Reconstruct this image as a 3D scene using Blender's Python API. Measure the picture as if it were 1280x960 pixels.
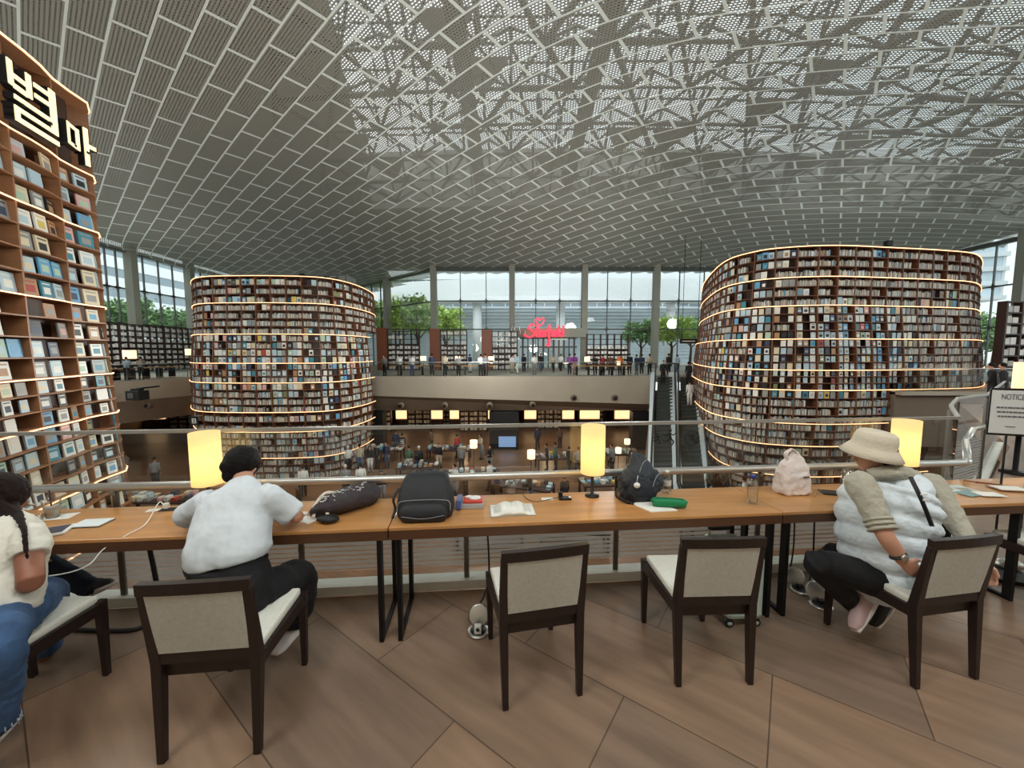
import bpy, bmesh, math, random
from mathutils import Vector, Matrix
random.seed(7)
PI = math.pi
SC = bpy.context.scene
COL = SC.collection
for _o in list(bpy.data.objects):
    bpy.data.objects.remove(_o)

# ------------------------------------------------------------------ camera
TH = math.radians(4.76)
EYE = 1.8
cd = bpy.data.cameras.new('camera')
cam = bpy.data.objects.new('camera', cd)
COL.objects.link(cam)
cd.sensor_width = 36.0
cd.lens = 13.5
cd.clip_end = 600
cd.clip_start = 0.05
cam.location = (0, 0, EYE)
cam.rotation_euler = (PI / 2 - TH, 0, 0)
SC.camera = cam

# ------------------------------------------------------------------ light
SC.view_settings.view_transform = 'Standard'
SC.view_settings.look = 'None'
SC.view_settings.gamma = 1.0
SC.view_settings.use_curve_mapping = False
SC.view_settings.exposure = 0.10
W = bpy.data.worlds.new('world')
SC.world = W
W.use_nodes = True
wn = W.node_tree.nodes
wl = W.node_tree.links
wn.clear()
wo = wn.new('ShaderNodeOutputWorld')
wb = wn.new('ShaderNodeBackground')
wc = wn.new('ShaderNodeTexCoord')
wz = wn.new('ShaderNodeTexNoise')
wz.inputs['Scale'].default_value = 2.2
wz.inputs['Detail'].default_value = 3
wr = wn.new('ShaderNodeValToRGB')
wr.color_ramp.elements[0].position = 0.3
wr.color_ramp.elements[0].color = (0.70, 0.84, 0.88, 1)
wr.color_ramp.elements[1].position = 0.7
wr.color_ramp.elements[1].color = (0.90, 0.96, 0.97, 1)
wl.new(wc.outputs['Generated'], wz.inputs['Vector'])
wl.new(wz.outputs['Fac'], wr.inputs['Fac'])
wl.new(wr.outputs['Color'], wb.inputs['Color'])
wb.inputs['Strength'].default_value = 1.3
wl.new(wb.outputs[0], wo.inputs['Surface'])


def lamp(kind, name, loc, energy, color=(1, 1, 1), rot=(0, 0, 0), **kw):
    d = bpy.data.lights.new(name, kind)
    d.energy = energy
    d.color = color
    for k, v in kw.items():
        setattr(d, k, v)
    o = bpy.data.objects.new(name, d)
    o.location = loc
    o.rotation_euler = rot
    COL.objects.link(o)
    return o


# overcast daylight through the glass roof
lamp('SUN', 'overcast_daylight', (0, 0, 40), 4.2, (0.90, 0.97, 1.0), (math.radians(8), math.radians(12), 0), angle=math.radians(150))
# unseen point lamps added as fill to brighten the ceiling and hall
for _x, _y, _z, _e in [(-7, 15, 2.5, 700), (4, 14, 2.5, 700), (15, 12, 7.6, 200), (-24, 15, 5.5, 700), (-2, 26, 3.5, 900), (22, 9, 3, 600), (-6, 4, 4.5, 230), (-29, 30, 5, 500), (8, 33, 5, 500), (24, 28, 6, 500)]:
    lamp('POINT', 'ceiling_fill', (_x, _y, _z), _e, (0.97, 1.0, 0.95), shadow_soft_size=0.8, specular_factor=0.0)
# bare point lamps added in mid-air for ceiling downlights, mezzanine and lower hall
for _x, _y, _z, _e in [(-2.2, 0.2, 5.2, 225), (1.4, 0.0, 5.2, 225), (5.0, 0.6, 5.2, 200), (-5.5, 1.0, 5.2, 90)]:
    lamp('POINT', 'mezzanine_downlight', (_x, _y, _z), _e, (0.98, 0.98, 0.95), shadow_soft_size=0.6)
for _x, _y, _e in [(-8, 13, 220), (0, 12, 240), (6, 14, 200), (-2, 20, 260), (5, 21, 260), (-17, 15, 520), (12, 10, 200)]:  # hall
    lamp('POINT', 'hall_downlight', (_x, _y, 1.2), _e * .6, (1.0, 0.90, 0.76), shadow_soft_size=0.5, specular_factor=0.0)
for _x, _y, _e in [(-12, 31.5, 110), (-4, 31.5, 130), (3, 31.5, 130), (9, 31.5, 100), (-19, 29, 90)]:
    lamp('POINT', 'shop_downlight', (_x, _y, -3.0), _e, (1.0, 0.66, 0.36), shadow_soft_size=0.4)

CY = SC.cycles
CY.use_denoising = True
CY.max_bounces = 7
CY.diffuse_bounces = 3
CY.glossy_bounces = 3
CY.transmission_bounces = 4
CY.transparent_max_bounces = 14
CY.sample_clamp_indirect = 4.0
CY.caustics_reflective = False
CY.caustics_refractive = False


# ------------------------------------------------------------------ placing helpers
def ray(px, py):
    a = (px - 640) / 480.0
    b = -(py - 480) / 480.0
    return Vector((a, math.cos(TH) + b * math.sin(TH), -math.sin(TH) + b * math.cos(TH)))


def G(px, py, z=0.0):
    d = ray(px, py)
    t = (z - EYE) / d.z
    return Vector((d.x * t, d.y * t, z))


def P(px, py, Y):
    d = ray(px, py)
    t = Y / d.y
    return Vector((d.x * t, Y, EYE + d.z * t))


# ------------------------------------------------------------------ materials
MATS = {}


def mat(name, col, rough=0.6, metal=0.0, emit=None, es=1.0, noise=None, spec=0.5, bump=None, alpha=1.0, coat=0.0):
    """noise=(scale, amount, stretch) varies the base colour; bump=(scale, strength)."""
    if name in MATS:
        return MATS[name]
    m = bpy.data.materials.new(name)
    m.use_nodes = True
    nt = m.node_tree
    b = nt.nodes['Principled BSDF']
    b.inputs['Base Color'].default_value = (*col, 1)
    b.inputs['Roughness'].default_value = rough
    b.inputs['Metallic'].default_value = metal
    b.inputs['Specular IOR Level'].default_value = spec
    b.inputs['Coat Weight'].default_value = coat
    if emit:
        b.inputs['Emission Color'].default_value = (*emit, 1)
        b.inputs['Emission Strength'].default_value = es
    if noise or bump:
        tc = nt.nodes.new('ShaderNodeTexCoord')
        mp = nt.nodes.new('ShaderNodeMapping')
        nt.links.new(tc.outputs['Object'], mp.inputs['Vector'])
    if noise:
        sc, am = noise[0], noise[1]
        if len(noise) > 2:
            mp.inputs['Scale'].default_value = noise[2]
        n = nt.nodes.new('ShaderNodeTexNoise')
        n.inputs['Scale'].default_value = sc
        n.inputs['Detail'].default_value = 5
        nt.links.new(mp.outputs[0], n.inputs['Vector'])
        r = nt.nodes.new('ShaderNodeValToRGB')
        r.color_ramp.elements[0].position = 0.3
        r.color_ramp.elements[1].position = 0.7
        r.color_ramp.elements[0].color = (*[max(0, c * (1 - am)) for c in col], 1)
        r.color_ramp.elements[1].color = (*[min(1, c * (1 + am)) for c in col], 1)
        nt.links.new(n.outputs['Fac'], r.inputs['Fac'])
        nt.links.new(r.outputs['Color'], b.inputs['Base Color'])
    if bump:
        n2 = nt.nodes.new('ShaderNodeTexNoise')
        n2.inputs['Scale'].default_value = bump[0]
        n2.inputs['Detail'].default_value = 4
        nt.links.new(mp.outputs[0], n2.inputs['Vector'])
        bp = nt.nodes.new('ShaderNodeBump')
        bp.inputs['Strength'].default_value = bump[1]
        bp.inputs['Distance'].default_value = 0.02
        nt.links.new(n2.outputs['Fac'], bp.inputs['Height'])
        nt.links.new(bp.outputs[0], b.inputs['Normal'])
    MATS[name] = m
    return m


def srgb(r, g, b):
    f = lambda c: (c / 255 / 12.92) if c / 255 <= 0.04045 else ((c / 255 + 0.055) / 1.055) ** 2.4
    return (f(r), f(g), f(b))


def clear_glass(name, tint=(0.93, 0.97, 0.96), gloss=0.07, rough=0.0):
    if name in MATS:
        return MATS[name]
    m = bpy.data.materials.new(name)
    m.use_nodes = True
    nt = m.node_tree
    nt.nodes.clear()
    o = nt.nodes.new('ShaderNodeOutputMaterial')
    t = nt.nodes.new('ShaderNodeBsdfTransparent')
    t.inputs[0].default_value = (*tint, 1)
    g = nt.nodes.new('ShaderNodeBsdfGlossy')
    g.inputs['Roughness'].default_value = rough
    lw = nt.nodes.new('ShaderNodeLayerWeight')
    lw.inputs['Blend'].default_value = 0.25
    mr = nt.nodes.new('ShaderNodeMapRange')
    mr.inputs['To Min'].default_value = gloss
    mr.inputs['To Max'].default_value = 0.75
    nt.links.new(lw.outputs['Fresnel'], mr.inputs['Value'])
    mx = nt.nodes.new('ShaderNodeMixShader')
    nt.links.new(mr.outputs[0], mx.inputs[0])
    nt.links.new(t.outputs[0], mx.inputs[1])
    nt.links.new(g.outputs[0], mx.inputs[2])
    nt.links.new(mx.outputs[0], o.inputs['Surface'])
    MATS[name] = m
    return m


def frosted_stripe_glass():
    """rail glass: clear above, a film of fine horizontal stripes on the lower part."""
    m = clear_glass('rail_glass', (0.88, 0.91, 0.90), 0.09)
    if 'done' in m:
        return m
    m['done'] = 1
    nt = m.node_tree
    out = [n for n in nt.nodes if n.type == 'OUTPUT_MATERIAL'][0]
    base = [n for n in nt.nodes if n.type == 'MIX_SHADER'][0]
    tc = nt.nodes.new('ShaderNodeTexCoord')
    sp = nt.nodes.new('ShaderNodeSeparateXYZ')
    nt.links.new(tc.outputs['Object'], sp.inputs[0])
    nz = nt.nodes.new('ShaderNodeTexNoise')
    mp = nt.nodes.new('ShaderNodeMapping')
    mp.inputs['Scale'].default_value = (1.6, 1.6, 26)
    nz.inputs['Scale'].default_value = 1.0
    nt.links.new(tc.outputs['Object'], mp.inputs[0])
    nt.links.new(mp.outputs[0], nz.inputs['Vector'])

    def math_(op, a, b=None):
        n = nt.nodes.new('ShaderNodeMath')
        n.operation = op
        for i, v in enumerate((a, b)):
            if v is None:
                continue
            if isinstance(v, (int, float)):
                n.inputs[i].default_value = v
            else:
                nt.links.new(v, n.inputs[i])
        return n.outputs[0]
    s = math_('SINE', math_('MULTIPLY', sp.outputs['Z'], 2 * PI / 0.036))
    thr = math_('SUBTRACT', math_('MULTIPLY', nz.outputs['Fac'], 2.2), 1.75)
    on = math_('GREATER_THAN', s, thr)
    lo = math_('LESS_THAN', sp.outputs['Z'], 0.70)
    hi = math_('GREATER_THAN', sp.outputs['Z'], 0.16)
    f = math_('MULTIPLY', math_('MULTIPLY', on, lo), math_('MULTIPLY', hi, 0.75))
    d = nt.nodes.new('ShaderNodeBsdfTranslucent')
    d.inputs[0].default_value = (0.40, 0.41, 0.39, 1)
    d2 = nt.nodes.new('ShaderNodeBsdfDiffuse')
    d2.inputs[0].default_value = (0.42, 0.43, 0.41, 1)
    dm = nt.nodes.new('ShaderNodeMixShader')
    nt.links.new(d.outputs[0], dm.inputs[1])
    nt.links.new(d2.outputs[0], dm.inputs[2])
    mx = nt.nodes.new('ShaderNodeMixShader')
    nt.links.new(f, mx.inputs[0])
    nt.links.new(base.outputs[0], mx.inputs[1])
    nt.links.new(dm.outputs[0], mx.inputs[2])
    nt.links.new(mx.outputs[0], out.inputs['Surface'])
    return m


def attr_mat(name, rough=0.6):
    """colour comes from the mesh's own colour attribute (the printed cover of each book)."""
    m = bpy.data.materials.new(name)
    m.use_nodes = True
    nt = m.node_tree
    b = nt.nodes['Principled BSDF']
    b.inputs['Roughness'].default_value = rough
    a = nt.nodes.new('ShaderNodeAttribute')
    a.attribute_name = 'cover'
    nt.links.new(a.outputs['Color'], b.inputs['Base Color'])
    return m


def floor_mat(name, w, h, c1, c2, rot, rough):
    m = bpy.data.materials.new(name)
    m.use_nodes = True
    nt = m.node_tree
    b = nt.nodes['Principled BSDF']
    tc = nt.nodes.new('ShaderNodeTexCoord')
    mp = nt.nodes.new('ShaderNodeMapping')
    mp.inputs['Rotation'].default_value = (0, 0, rot)
    nt.links.new(tc.outputs['Object'], mp.inputs[0])
    br = nt.nodes.new('ShaderNodeTexBrick')
    br.inputs['Scale'].default_value = 1.0
    br.inputs['Brick Width'].default_value = w
    br.inputs['Row Height'].default_value = h
    br.inputs['Mortar Size'].default_value = 0.0035
    br.inputs['Mortar Smooth'].default_value = 0.1
    br.inputs['Color1'].default_value = (*c1, 1)
    br.inputs['Color2'].default_value = (*c2, 1)
    br.inputs['Mortar'].default_value = (c1[0] * 0.35, c1[1] * 0.35, c1[2] * 0.35, 1)
    nt.links.new(mp.outputs[0], br.inputs['Vector'])
    mp2 = nt.nodes.new('ShaderNodeMapping')
    mp2.inputs['Scale'].default_value = (1.2, 9, 1)
    nt.links.new(mp.outputs[0], mp2.inputs[0])
    n = nt.nodes.new('ShaderNodeTexNoise')
    n.inputs['Scale'].default_value = 1.3
    n.inputs['Detail'].default_value = 6
    nt.links.new(mp2.outputs[0], n.inputs['Vector'])
    mr = nt.nodes.new('ShaderNodeMapRange')
    mr.inputs['To Min'].default_value = 0.5
    mr.inputs['To Max'].default_value = 1.5
    nt.links.new(n.outputs['Fac'], mr.inputs['Value'])
    mix = nt.nodes.new('ShaderNodeMix')
    mix.data_type = 'RGBA'
    mix.blend_type = 'MULTIPLY'
    mix.inputs[0].default_value = 1.0
    nt.links.new(br.outputs['Color'], mix.inputs[6])
    nt.links.new(mr.outputs[0], mix.inputs[7])
    nt.links.new(mix.outputs[2], b.inputs['Base Color'])
    b.inputs['Roughness'].default_value = rough
    b.inputs['Specular IOR Level'].default_value = 0.35
    return m


def perforated_mat():
    """pierced sheet metal: slots in staggered rows, real openings."""
    m = bpy.data.materials.new('perforated_metal')
    m.use_nodes = True
    nt = m.node_tree
    b = nt.nodes['Principled BSDF']
    out = [n for n in nt.nodes if n.type == 'OUTPUT_MATERIAL'][0]
    b.inputs['Base Color'].default_value = (*srgb(150, 149, 140), 1)
    b.inputs['Roughness'].default_value = 0.55
    uv = nt.nodes.new('ShaderNodeUVMap')
    br = nt.nodes.new('ShaderNodeTexBrick')
    br.inputs['Scale'].default_value = 1.0
    br.inputs['Brick Width'].default_value = 0.15
    br.inputs['Row Height'].default_value = 0.10
    br.inputs['Mortar Size'].default_value = 0.030
    br.inputs['Mortar Smooth'].default_value = 0.0
    br.inputs['Color1'].default_value = (1, 1, 1, 1)
    br.inputs['Color2'].default_value = (1, 1, 1, 1)
    br.inputs['Mortar'].default_value = (0, 0, 0, 1)
    nt.links.new(uv.outputs[0], br.inputs['Vector'])
    t = nt.nodes.new('ShaderNodeBsdfTransparent')
    mx = nt.nodes.new('ShaderNodeMixShader')
    nt.links.new(br.outputs['Color'], mx.inputs[0])
    nt.links.new(b.outputs[0], mx.inputs[1])
    nt.links.new(t.outputs[0], mx.inputs[2])
    nt.links.new(mx.outputs[0], out.inputs['Surface'])
    return m


def hal(b):
    return b


M = dict(
    floor=floor_mat('mezzanine_tiles', 1.25, 0.62, srgb(146, 119, 97), srgb(128, 108, 92), math.radians(36), 0.34),
    lfloor=floor_mat('hall_tiles', 1.6, 0.8, srgb(126, 92, 68), srgb(112, 84, 64), math.radians(20), 0.35),
    perf=perforated_mat(),
    bar=mat('white_ceiling_bar', srgb(232, 240, 236), 0.5),
    steel=mat('truss_steel', srgb(96, 100, 98), 0.6),
    roof=mat('solid_roof', srgb(150, 150, 142), 0.8),
    column=mat('window_column', srgb(150, 150, 138), 0.55),
    mull=mat('mullion_steel', srgb(84, 88, 84), 0.5),
    wglass=clear_glass('window_glass', (0.92, 0.96, 0.95), 0.05),
    rglass=frosted_stripe_glass(),
    bglass=clear_glass('balcony_glass', (0.80, 0.84, 0.82), 0.05),
    inox=mat('stainless_steel', srgb(206, 204, 198), 0.36, 0.9),
    inoxd=mat('dull_steel', srgb(120, 116, 110), 0.4, 0.8),
    kerb=mat('rail_kerb', srgb(228, 228, 220), 0.6, noise=(6, 0.06)),
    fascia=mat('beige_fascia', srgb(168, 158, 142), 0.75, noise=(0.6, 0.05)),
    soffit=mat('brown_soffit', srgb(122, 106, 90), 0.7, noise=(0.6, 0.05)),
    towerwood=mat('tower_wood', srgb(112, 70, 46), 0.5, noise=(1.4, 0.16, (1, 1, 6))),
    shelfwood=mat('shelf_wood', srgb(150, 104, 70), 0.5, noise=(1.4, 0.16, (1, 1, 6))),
    shelfback=mat('shelf_back_wood', srgb(66, 42, 30), 0.6),
    strip=mat('warm_light_strip', (1, 0.8, 0.6), 0.5, emit=(1.0, 0.50, 0.22), es=2.3),
    darkwood=mat('dark_rack', srgb(58, 38, 32), 0.5),
    rackwood=mat('rack_side_wood', srgb(130, 72, 46), 0.5),
    table=mat('table_wood', srgb(194, 140, 84), 0.28, noise=(2.2, 0.13, (1, 8, 8)), coat=0.25),
    tedge=mat('table_edge_wood', srgb(88, 58, 38), 0.4, noise=(2, 0.12, (1, 8, 8))),
    blackmetal=mat('black_metal', srgb(14, 13, 14), 0.5, spec=.3),
    chairwood=mat('wenge_wood', srgb(38, 25, 22), 0.4, noise=(3, 0.25, (6, 6, 1))),
    fabric=mat('chair_fabric', srgb(194, 194, 186), 0.85, noise=(60, 0.07), bump=(260, 0.15)),
    seatfab=mat('seat_fabric', srgb(222, 222, 210), 0.8, noise=(60, 0.05), bump=(260, 0.12)),
    white=mat('white_plain', srgb(232, 232, 226), 0.6),
    paper=mat('paper', srgb(236, 236, 228), 0.75),
    black=mat('black_plain', srgb(18, 18, 20), 0.55),
    pave=mat('outside_paving', srgb(170, 168, 158), 0.9, noise=(0.3, 0.06)),
    bwhite=mat('building_white', srgb(226, 228, 230), 0.8, noise=(0.15, 0.05)),
    bglass2=mat('building_glazing', srgb(206, 218, 226), 0.25, noise=(0.2, 0.15)),
    bdark=mat('building_window', srgb(140, 152, 160), 0.3),
    bark=mat('bark', srgb(96, 80, 64), 0.9, noise=(4, 0.2)),
    leaf=mat('spring_leaves', srgb(186, 212, 118), 0.7, noise=(1.2, 0.25)),  # leaf green lightened to put outdoor haze into the colour
    leafd=mat('dark_leaves', srgb(128, 160, 108), 0.7, noise=(1.2, 0.25)),
    skin=mat('skin', srgb(196, 146, 120), 0.55, noise=(8, 0.05)),
    hair=mat('black_hair', srgb(16, 12, 12), 0.55, spec=0.2, noise=(12, 0.3, (8, 8, 1)), bump=(60, 0.4)),
    cover=attr_mat('book_covers'),
)


# ------------------------------------------------------------------ mesh helpers
def link(name, data, parent=None):
    o = bpy.data.objects.new(name, data)
    COL.objects.link(o)
    if parent is not None:
        o.parent = parent
    return o


def tag(o, label=None, cat=None, group=None, kind=None):
    if label:
        o['label'] = label
    if cat:
        o['category'] = cat
    if group:
        o['group'] = group
    if kind:
        o['kind'] = kind
    return o


def thing(name, label, cat, loc=(0, 0, 0), rz=0.0, group=None):
    o = link(name, None)
    o.location = loc
    o.rotation_euler = (0, 0, rz)
    return tag(o, label, cat, group)


class MB:
    """collects faces for one mesh object"""

    def __init__(s):
        s.v = []
        s.f = []
        s.mi = []
        s.sm = []
        s.ms = []

    def m(s, material):
        if material not in s.ms:
            s.ms.append(material)
        return s.ms.index(material)

    def add(s, vs, fs, material, smooth=False):
        b = len(s.v)
        s.v.extend([tuple(v) for v in vs])
        i = s.m(material)
        for f in fs:
            s.f.append([b + k for k in f])
            s.mi.append(i)
            s.sm.append(smooth)

    def box(s, c, size, material, rz=0.0, mtx=None, taper=None):
        hx, hy, hz = size[0] / 2, size[1] / 2, size[2] / 2
        vs = []
        for dz in (-1, 1):
            k = 1.0 if (dz < 0 or taper is None) else taper
            for dx, dy in ((-1, -1), (1, -1), (1, 1), (-1, 1)):
                vs.append(Vector((dx * hx * k, dy * hy * k, dz * hz)))
        if mtx is not None:
            vs = [mtx @ v for v in vs]
        elif rz:
            r = Matrix.Rotation(rz, 3, 'Z')
            vs = [r @ v for v in vs]
        vs = [v + Vector(c) for v in vs]
        s.add(vs, [(0, 3, 2, 1), (4, 5, 6, 7), (0, 1, 5, 4), (1, 2, 6, 5), (2, 3, 7, 6), (3, 0, 4, 7)], material)

    def bar(s, a, b, w, h, material, up=(0, 0, 1), w2=None, h2=None):
        """rectangular bar from a to b"""
        a, b = Vector(a), Vector(b)
        d = (b - a).normalized()
        u = Vector(up)
        x = d.cross(u)
        if x.length < 1e-4:
            x = d.cross(Vector((0, 1, 0)))
        x.normalize()
        y = x.cross(d).normalized()
        w2 = w if w2 is None else w2
        h2 = h if h2 is None else h2
        vs = []
        for p, ww, hh in ((a, w, h), (b, w2, h2)):
            for i, j in ((-1, -1), (1, -1), (1, 1), (-1, 1)):
                vs.append(p + x * (i * ww / 2) + y * (j * hh / 2))
        s.add(vs, [(0, 1, 2, 3), (7, 6, 5, 4), (0, 4, 5, 1), (1, 5, 6, 2), (2, 6, 7, 3), (3, 7, 4, 0)], material)

    def tube(s, pts, r, material, n=8, closed=False, flat=1.0, side=None):
        pts = [Vector(p) for p in pts]
        if not isinstance(r, (list, tuple)):
            r = [r] * len(pts)
        vs = []
        N = len(pts)
        px = None
        for i, p in enumerate(pts):
            if closed:
                t = (pts[(i + 1) % N] - pts[i - 1]).normalized()
            else:
                t = (pts[min(i + 1, N - 1)] - pts[max(i - 1, 0)]).normalized()
            if side is not None:
                x = Vector(side)
                x = x - t * x.dot(t)
            elif px is None:
                x = t.cross(Vector((0, 0, 1)))
                if x.length < 0.1:
                    x = t.cross(Vector((0, 1, 0)))
            else:
                x = px - t * px.dot(t)
            x.normalize()
            px = x
            y = t.cross(x).normalized()
            for k in range(n):
                a = 2 * PI * k / n
                vs.append(p + x * (math.cos(a) * r[i]) + y * (math.sin(a) * r[i] * flat))
        fs = []
        L = N if closed else N - 1
        for i in range(L):
            for k in range(n):
                j = (i + 1) % N
                fs.append((i * n + k, i * n + (k + 1) % n, j * n + (k + 1) % n, j * n + k))
        if not closed:
            fs.append(tuple(range(n - 1, -1, -1)))
            fs.append(tuple((N - 1) * n + k for k in range(n)))
        s.add(vs, fs, material, True)

    def lathe(s, prof, c, material, n=24, sx=1.0, sy=1.0, mtx=None, caps=True):
        vs = []
        c = Vector(c)
        for r, z in prof:
            for k in range(n):
                a = 2 * PI * k / n
                v = Vector((math.cos(a) * r * sx, math.sin(a) * r * sy, z))
                if mtx is not None:
                    v = mtx @ v
                vs.append(v + c)
        fs = []
        for i in range(len(prof) - 1):
            for k in range(n):
                fs.append((i * n + k, i * n + (k + 1) % n, (i + 1) * n + (k + 1) % n, (i + 1) * n + k))
        if caps:
            fs.append(tuple(range(n - 1, -1, -1)))
            fs.append(tuple((len(prof) - 1) * n + k for k in range(n)))
        s.add(vs, fs, material, True)

    def ell(s, c, r, material, n=12, mtx=None):
        prof = []
        m = max(5, n // 2)
        for i in range(m + 1):
            a = -PI / 2 + PI * i / m
            prof.append((max(0.0005, math.cos(a)), math.sin(a)))
        vs = []
        for rr, z in prof:
            for k in range(n):
                a = 2 * PI * k / n
                v = Vector((math.cos(a) * rr * r[0], math.sin(a) * rr * r[1], z * r[2]))
                if mtx is not None:
                    v = mtx @ v
                vs.append(v + Vector(c))
        fs = []
        for i in range(m):
            for k in range(n):
                fs.append((i * n + k, i * n + (k + 1) % n, (i + 1) * n + (k + 1) % n, (i + 1) * n + k))
        fs.append(tuple(range(n - 1, -1, -1)))
        fs.append(tuple(m * n + k for k in range(n)))
        s.add(vs, fs, material, True)

    def prism(s, pts, z0, z1, material):
        n = len(pts)
        vs = [(p[0], p[1], z0) for p in pts] + [(p[0], p[1], z1) for p in pts]
        fs = [tuple(range(n - 1, -1, -1)), tuple(range(n, 2 * n))]
        fs += [(i, (i + 1) % n, n + (i + 1) % n, n + i) for i in range(n)]
        s.add(vs, fs, material)

    def mesh(s, name):
        me = bpy.data.meshes.new(name)
        me.from_pydata(s.v, [], s.f)
        for m_ in s.ms:
            me.materials.append(m_)
        me.polygons.foreach_set('material_index', s.mi)
        me.polygons.foreach_set('use_smooth', s.sm)
        me.update()
        return me

    def build(s, name, parent=None, bevel=0.0, sub=0):
        o = link(name, s.mesh(name), parent)
        if bevel:
            b = o.modifiers.new('bevel', 'BEVEL')
            b.width = bevel
            b.segments = 2
            b.limit_method = 'ANGLE'
        if sub:
            b = o.modifiers.new('sub', 'SUBSURF')
            b.levels = sub
            b.render_levels = sub
        return o


def catmull(pts, n):
    P_ = [Vector(p) for p in pts]
    P_ = [P_[0] * 2 - P_[1]] + P_ + [P_[-1] * 2 - P_[-2]]
    out = []
    for i in range(1, len(P_) - 2):
        a, b, c, d = P_[i - 1], P_[i], P_[i + 1], P_[i + 2]
        for k in range(n):
            t = k / n
            out.append(0.5 * ((2 * b) + (c - a) * t + (2 * a - 5 * b + 4 * c - d) * t * t + (3 * b - a - 3 * c + d) * t ** 3))
    out.append(P_[-2])
    return out


def struct(o, kind='structure', label=None):
    o['kind'] = kind
    if label:
        o['label'] = label
    return o


# ================================================================== STRUCTURE
LOW = -5.6          # level of the lower hall
RA = math.radians(5.1)
E1 = Vector((math.cos(RA), math.sin(RA), 0))
E2 = Vector((-math.sin(RA), math.cos(RA), 0))
T0 = Vector((-0.75, 2.241, 0))


def T(s, t, z=0.0):
    return T0 + E1 * s + E2 * t + Vector((0, 0, z))


# mezzanine floor slab in front of / below the reader
mb = MB()
edge = [T(-9, 0.50), T(4.62, 0.50), Vector((4.5, 3.84, 0)), Vector((5.4, 4.55, 0)), Vector((6.2, 4.9, 0)), Vector((9.5, 7.2, 0)), Vector((15.5, 13.2, 0)), Vector((42, 13.6, 0)), Vector((42, -3.0, 0)), Vector((-9.5, -3.0, 0))]
mb.prism([(p.x, p.y) for p in edge], -0.45, 0.0, M['floor'])
struct(mb.build('floor'))
# lower hall floor
mb = MB()
mb.box((3, 22, LOW - 0.1), (80, 74, 0.2), M['lfloor'])
struct(mb.build('floor_hall'))

# ---- far balcony: slab, fascia, soffit
FA = [(-36.0, 20.0), (-24.6, 22.3), (-22.4, 27.3), (-19.5, 28.2), (10.35, 28.2)]
mb = MB()
slab = FA + [(10.35, 30.0), (14.2, 30.0), (14.2, 28.2), (16.5, 28.2), (42, 28.2), (42, 62), (-36, 62)]
mb.prism(slab, -0.55, -0.02, M['pave'])
struct(mb.build('floor_balcony'))
mb = MB()
n = len(FA)
for i in range(n - 1):
    a, b = Vector((*FA[i], 0)), Vector((*FA[i + 1], 0))
    f0 = i / (n - 1)
    za, zb = (-1.25, -1.25) if i < n - 2 else (-1.15, -2.05)
    mb.add([(a.x, a.y - .02, 0.02), (b.x, b.y - .02, 0.02), (b.x, b.y - .02, zb), (a.x, a.y - .02, za)], [(0, 3, 2, 1)], M['fascia'])
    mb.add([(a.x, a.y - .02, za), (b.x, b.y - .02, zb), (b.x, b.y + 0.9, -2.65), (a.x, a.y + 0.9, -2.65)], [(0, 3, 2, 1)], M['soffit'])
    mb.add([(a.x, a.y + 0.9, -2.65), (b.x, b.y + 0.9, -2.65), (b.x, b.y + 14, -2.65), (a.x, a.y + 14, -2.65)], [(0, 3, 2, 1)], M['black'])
mb.add([(10.35, 28.2, 0.02), (10.35, 30, 0.02), (10.35, 30, -2.65), (10.35, 28.2, -2.65)], [(0, 1, 2, 3)], M['fascia'])
struct(mb.build('wall_balcony_fascia'))
# balcony glass railing
tr = thing('balcony_railing', 'far glass balcony railing with thin steel top rail above beige fascia', 'railing')
mb = MB()
mg = MB()
mp_ = MB()
for i in range(n - 1):
    a, b = Vector((*FA[i], 0)), Vector((*FA[i + 1], 0))
    mg.add([(a.x, a.y + .1, .03), (b.x, b.y + .1, .03), (b.x, b.y + .1, 1.02), (a.x, a.y + .1, 1.02)], [(0, 1, 2, 3)], M['bglass'])
    mb.tube([a + Vector((0, .1, 1.05)), b + Vector((0, .1, 1.05))], 0.035, M['inox'], 6)
    L = (b - a).length
    for k in range(int(L / 1.6) + 1):
        p = a.lerp(b, k * 1.6 / L)
        mp_.box((p.x, p.y + .1, .52), (.03, .03, 1.0), M['inoxd'])
mg.build('glass_panel', tr)
mb.build('top_rail', tr)
mp_.build('mullion_line', tr)
for px, py in ((501, 507), (556, 507), (612, 507), (666, 506), (717, 497), (768, 497), (184, 506.5)):
    p = P(px, py, 28.15 if px > 300 else 24.8)
    t_ = thing('air_nozzle', 'round ventilation nozzle in the balcony fascia', 'air nozzle', p, group='round nozzles along the balcony fascia')
    mb = MB()
    rx = Matrix.Rotation(PI / 2, 3, 'X')
    mb.lathe([(0.24, 0.1), (0.25, -0.02), (0.24, -0.3), (0.15, -0.3), (0.13, 0.0), (0.02, 0.02)], (0, 0, 0), M['soffit'], 16, mtx=rx)
    mb.build('ring', t_)
    mb = MB()
    mb.lathe([(0.14, -0.1), (0.13, 0.24), (0.02, 0.26)], (0, 0, 0), M['black'], 12, mtx=rx)
    mb.build('nozzle', t_)
NAMES_NZ = ['first from the corner tower', 'second from the corner tower', 'third from the corner tower', 'fourth from the corner tower', 'second from the escalator', 'closest to the escalator', 'on the side balcony beside the projector']
for o_, nm in zip([o for o in COL.objects if o.name.startswith('air_nozzle')], NAMES_NZ):
    o_['label'] = 'round ventilation nozzle in the balcony fascia, ' + nm

# ---- rooms under the far balcony: back wall with lit bays
mb = MB()
mb.box((-6, 42.5, (LOW - 2.65) / 2), (62, 0.3, -2.65 - LOW), M['darkwood'])
struct(mb.build('wall_shop_back'))
mb = MB()
mb.box((-37, 34, 2.55), (0.4, 57, 16.3), M['soffit'])
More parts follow.
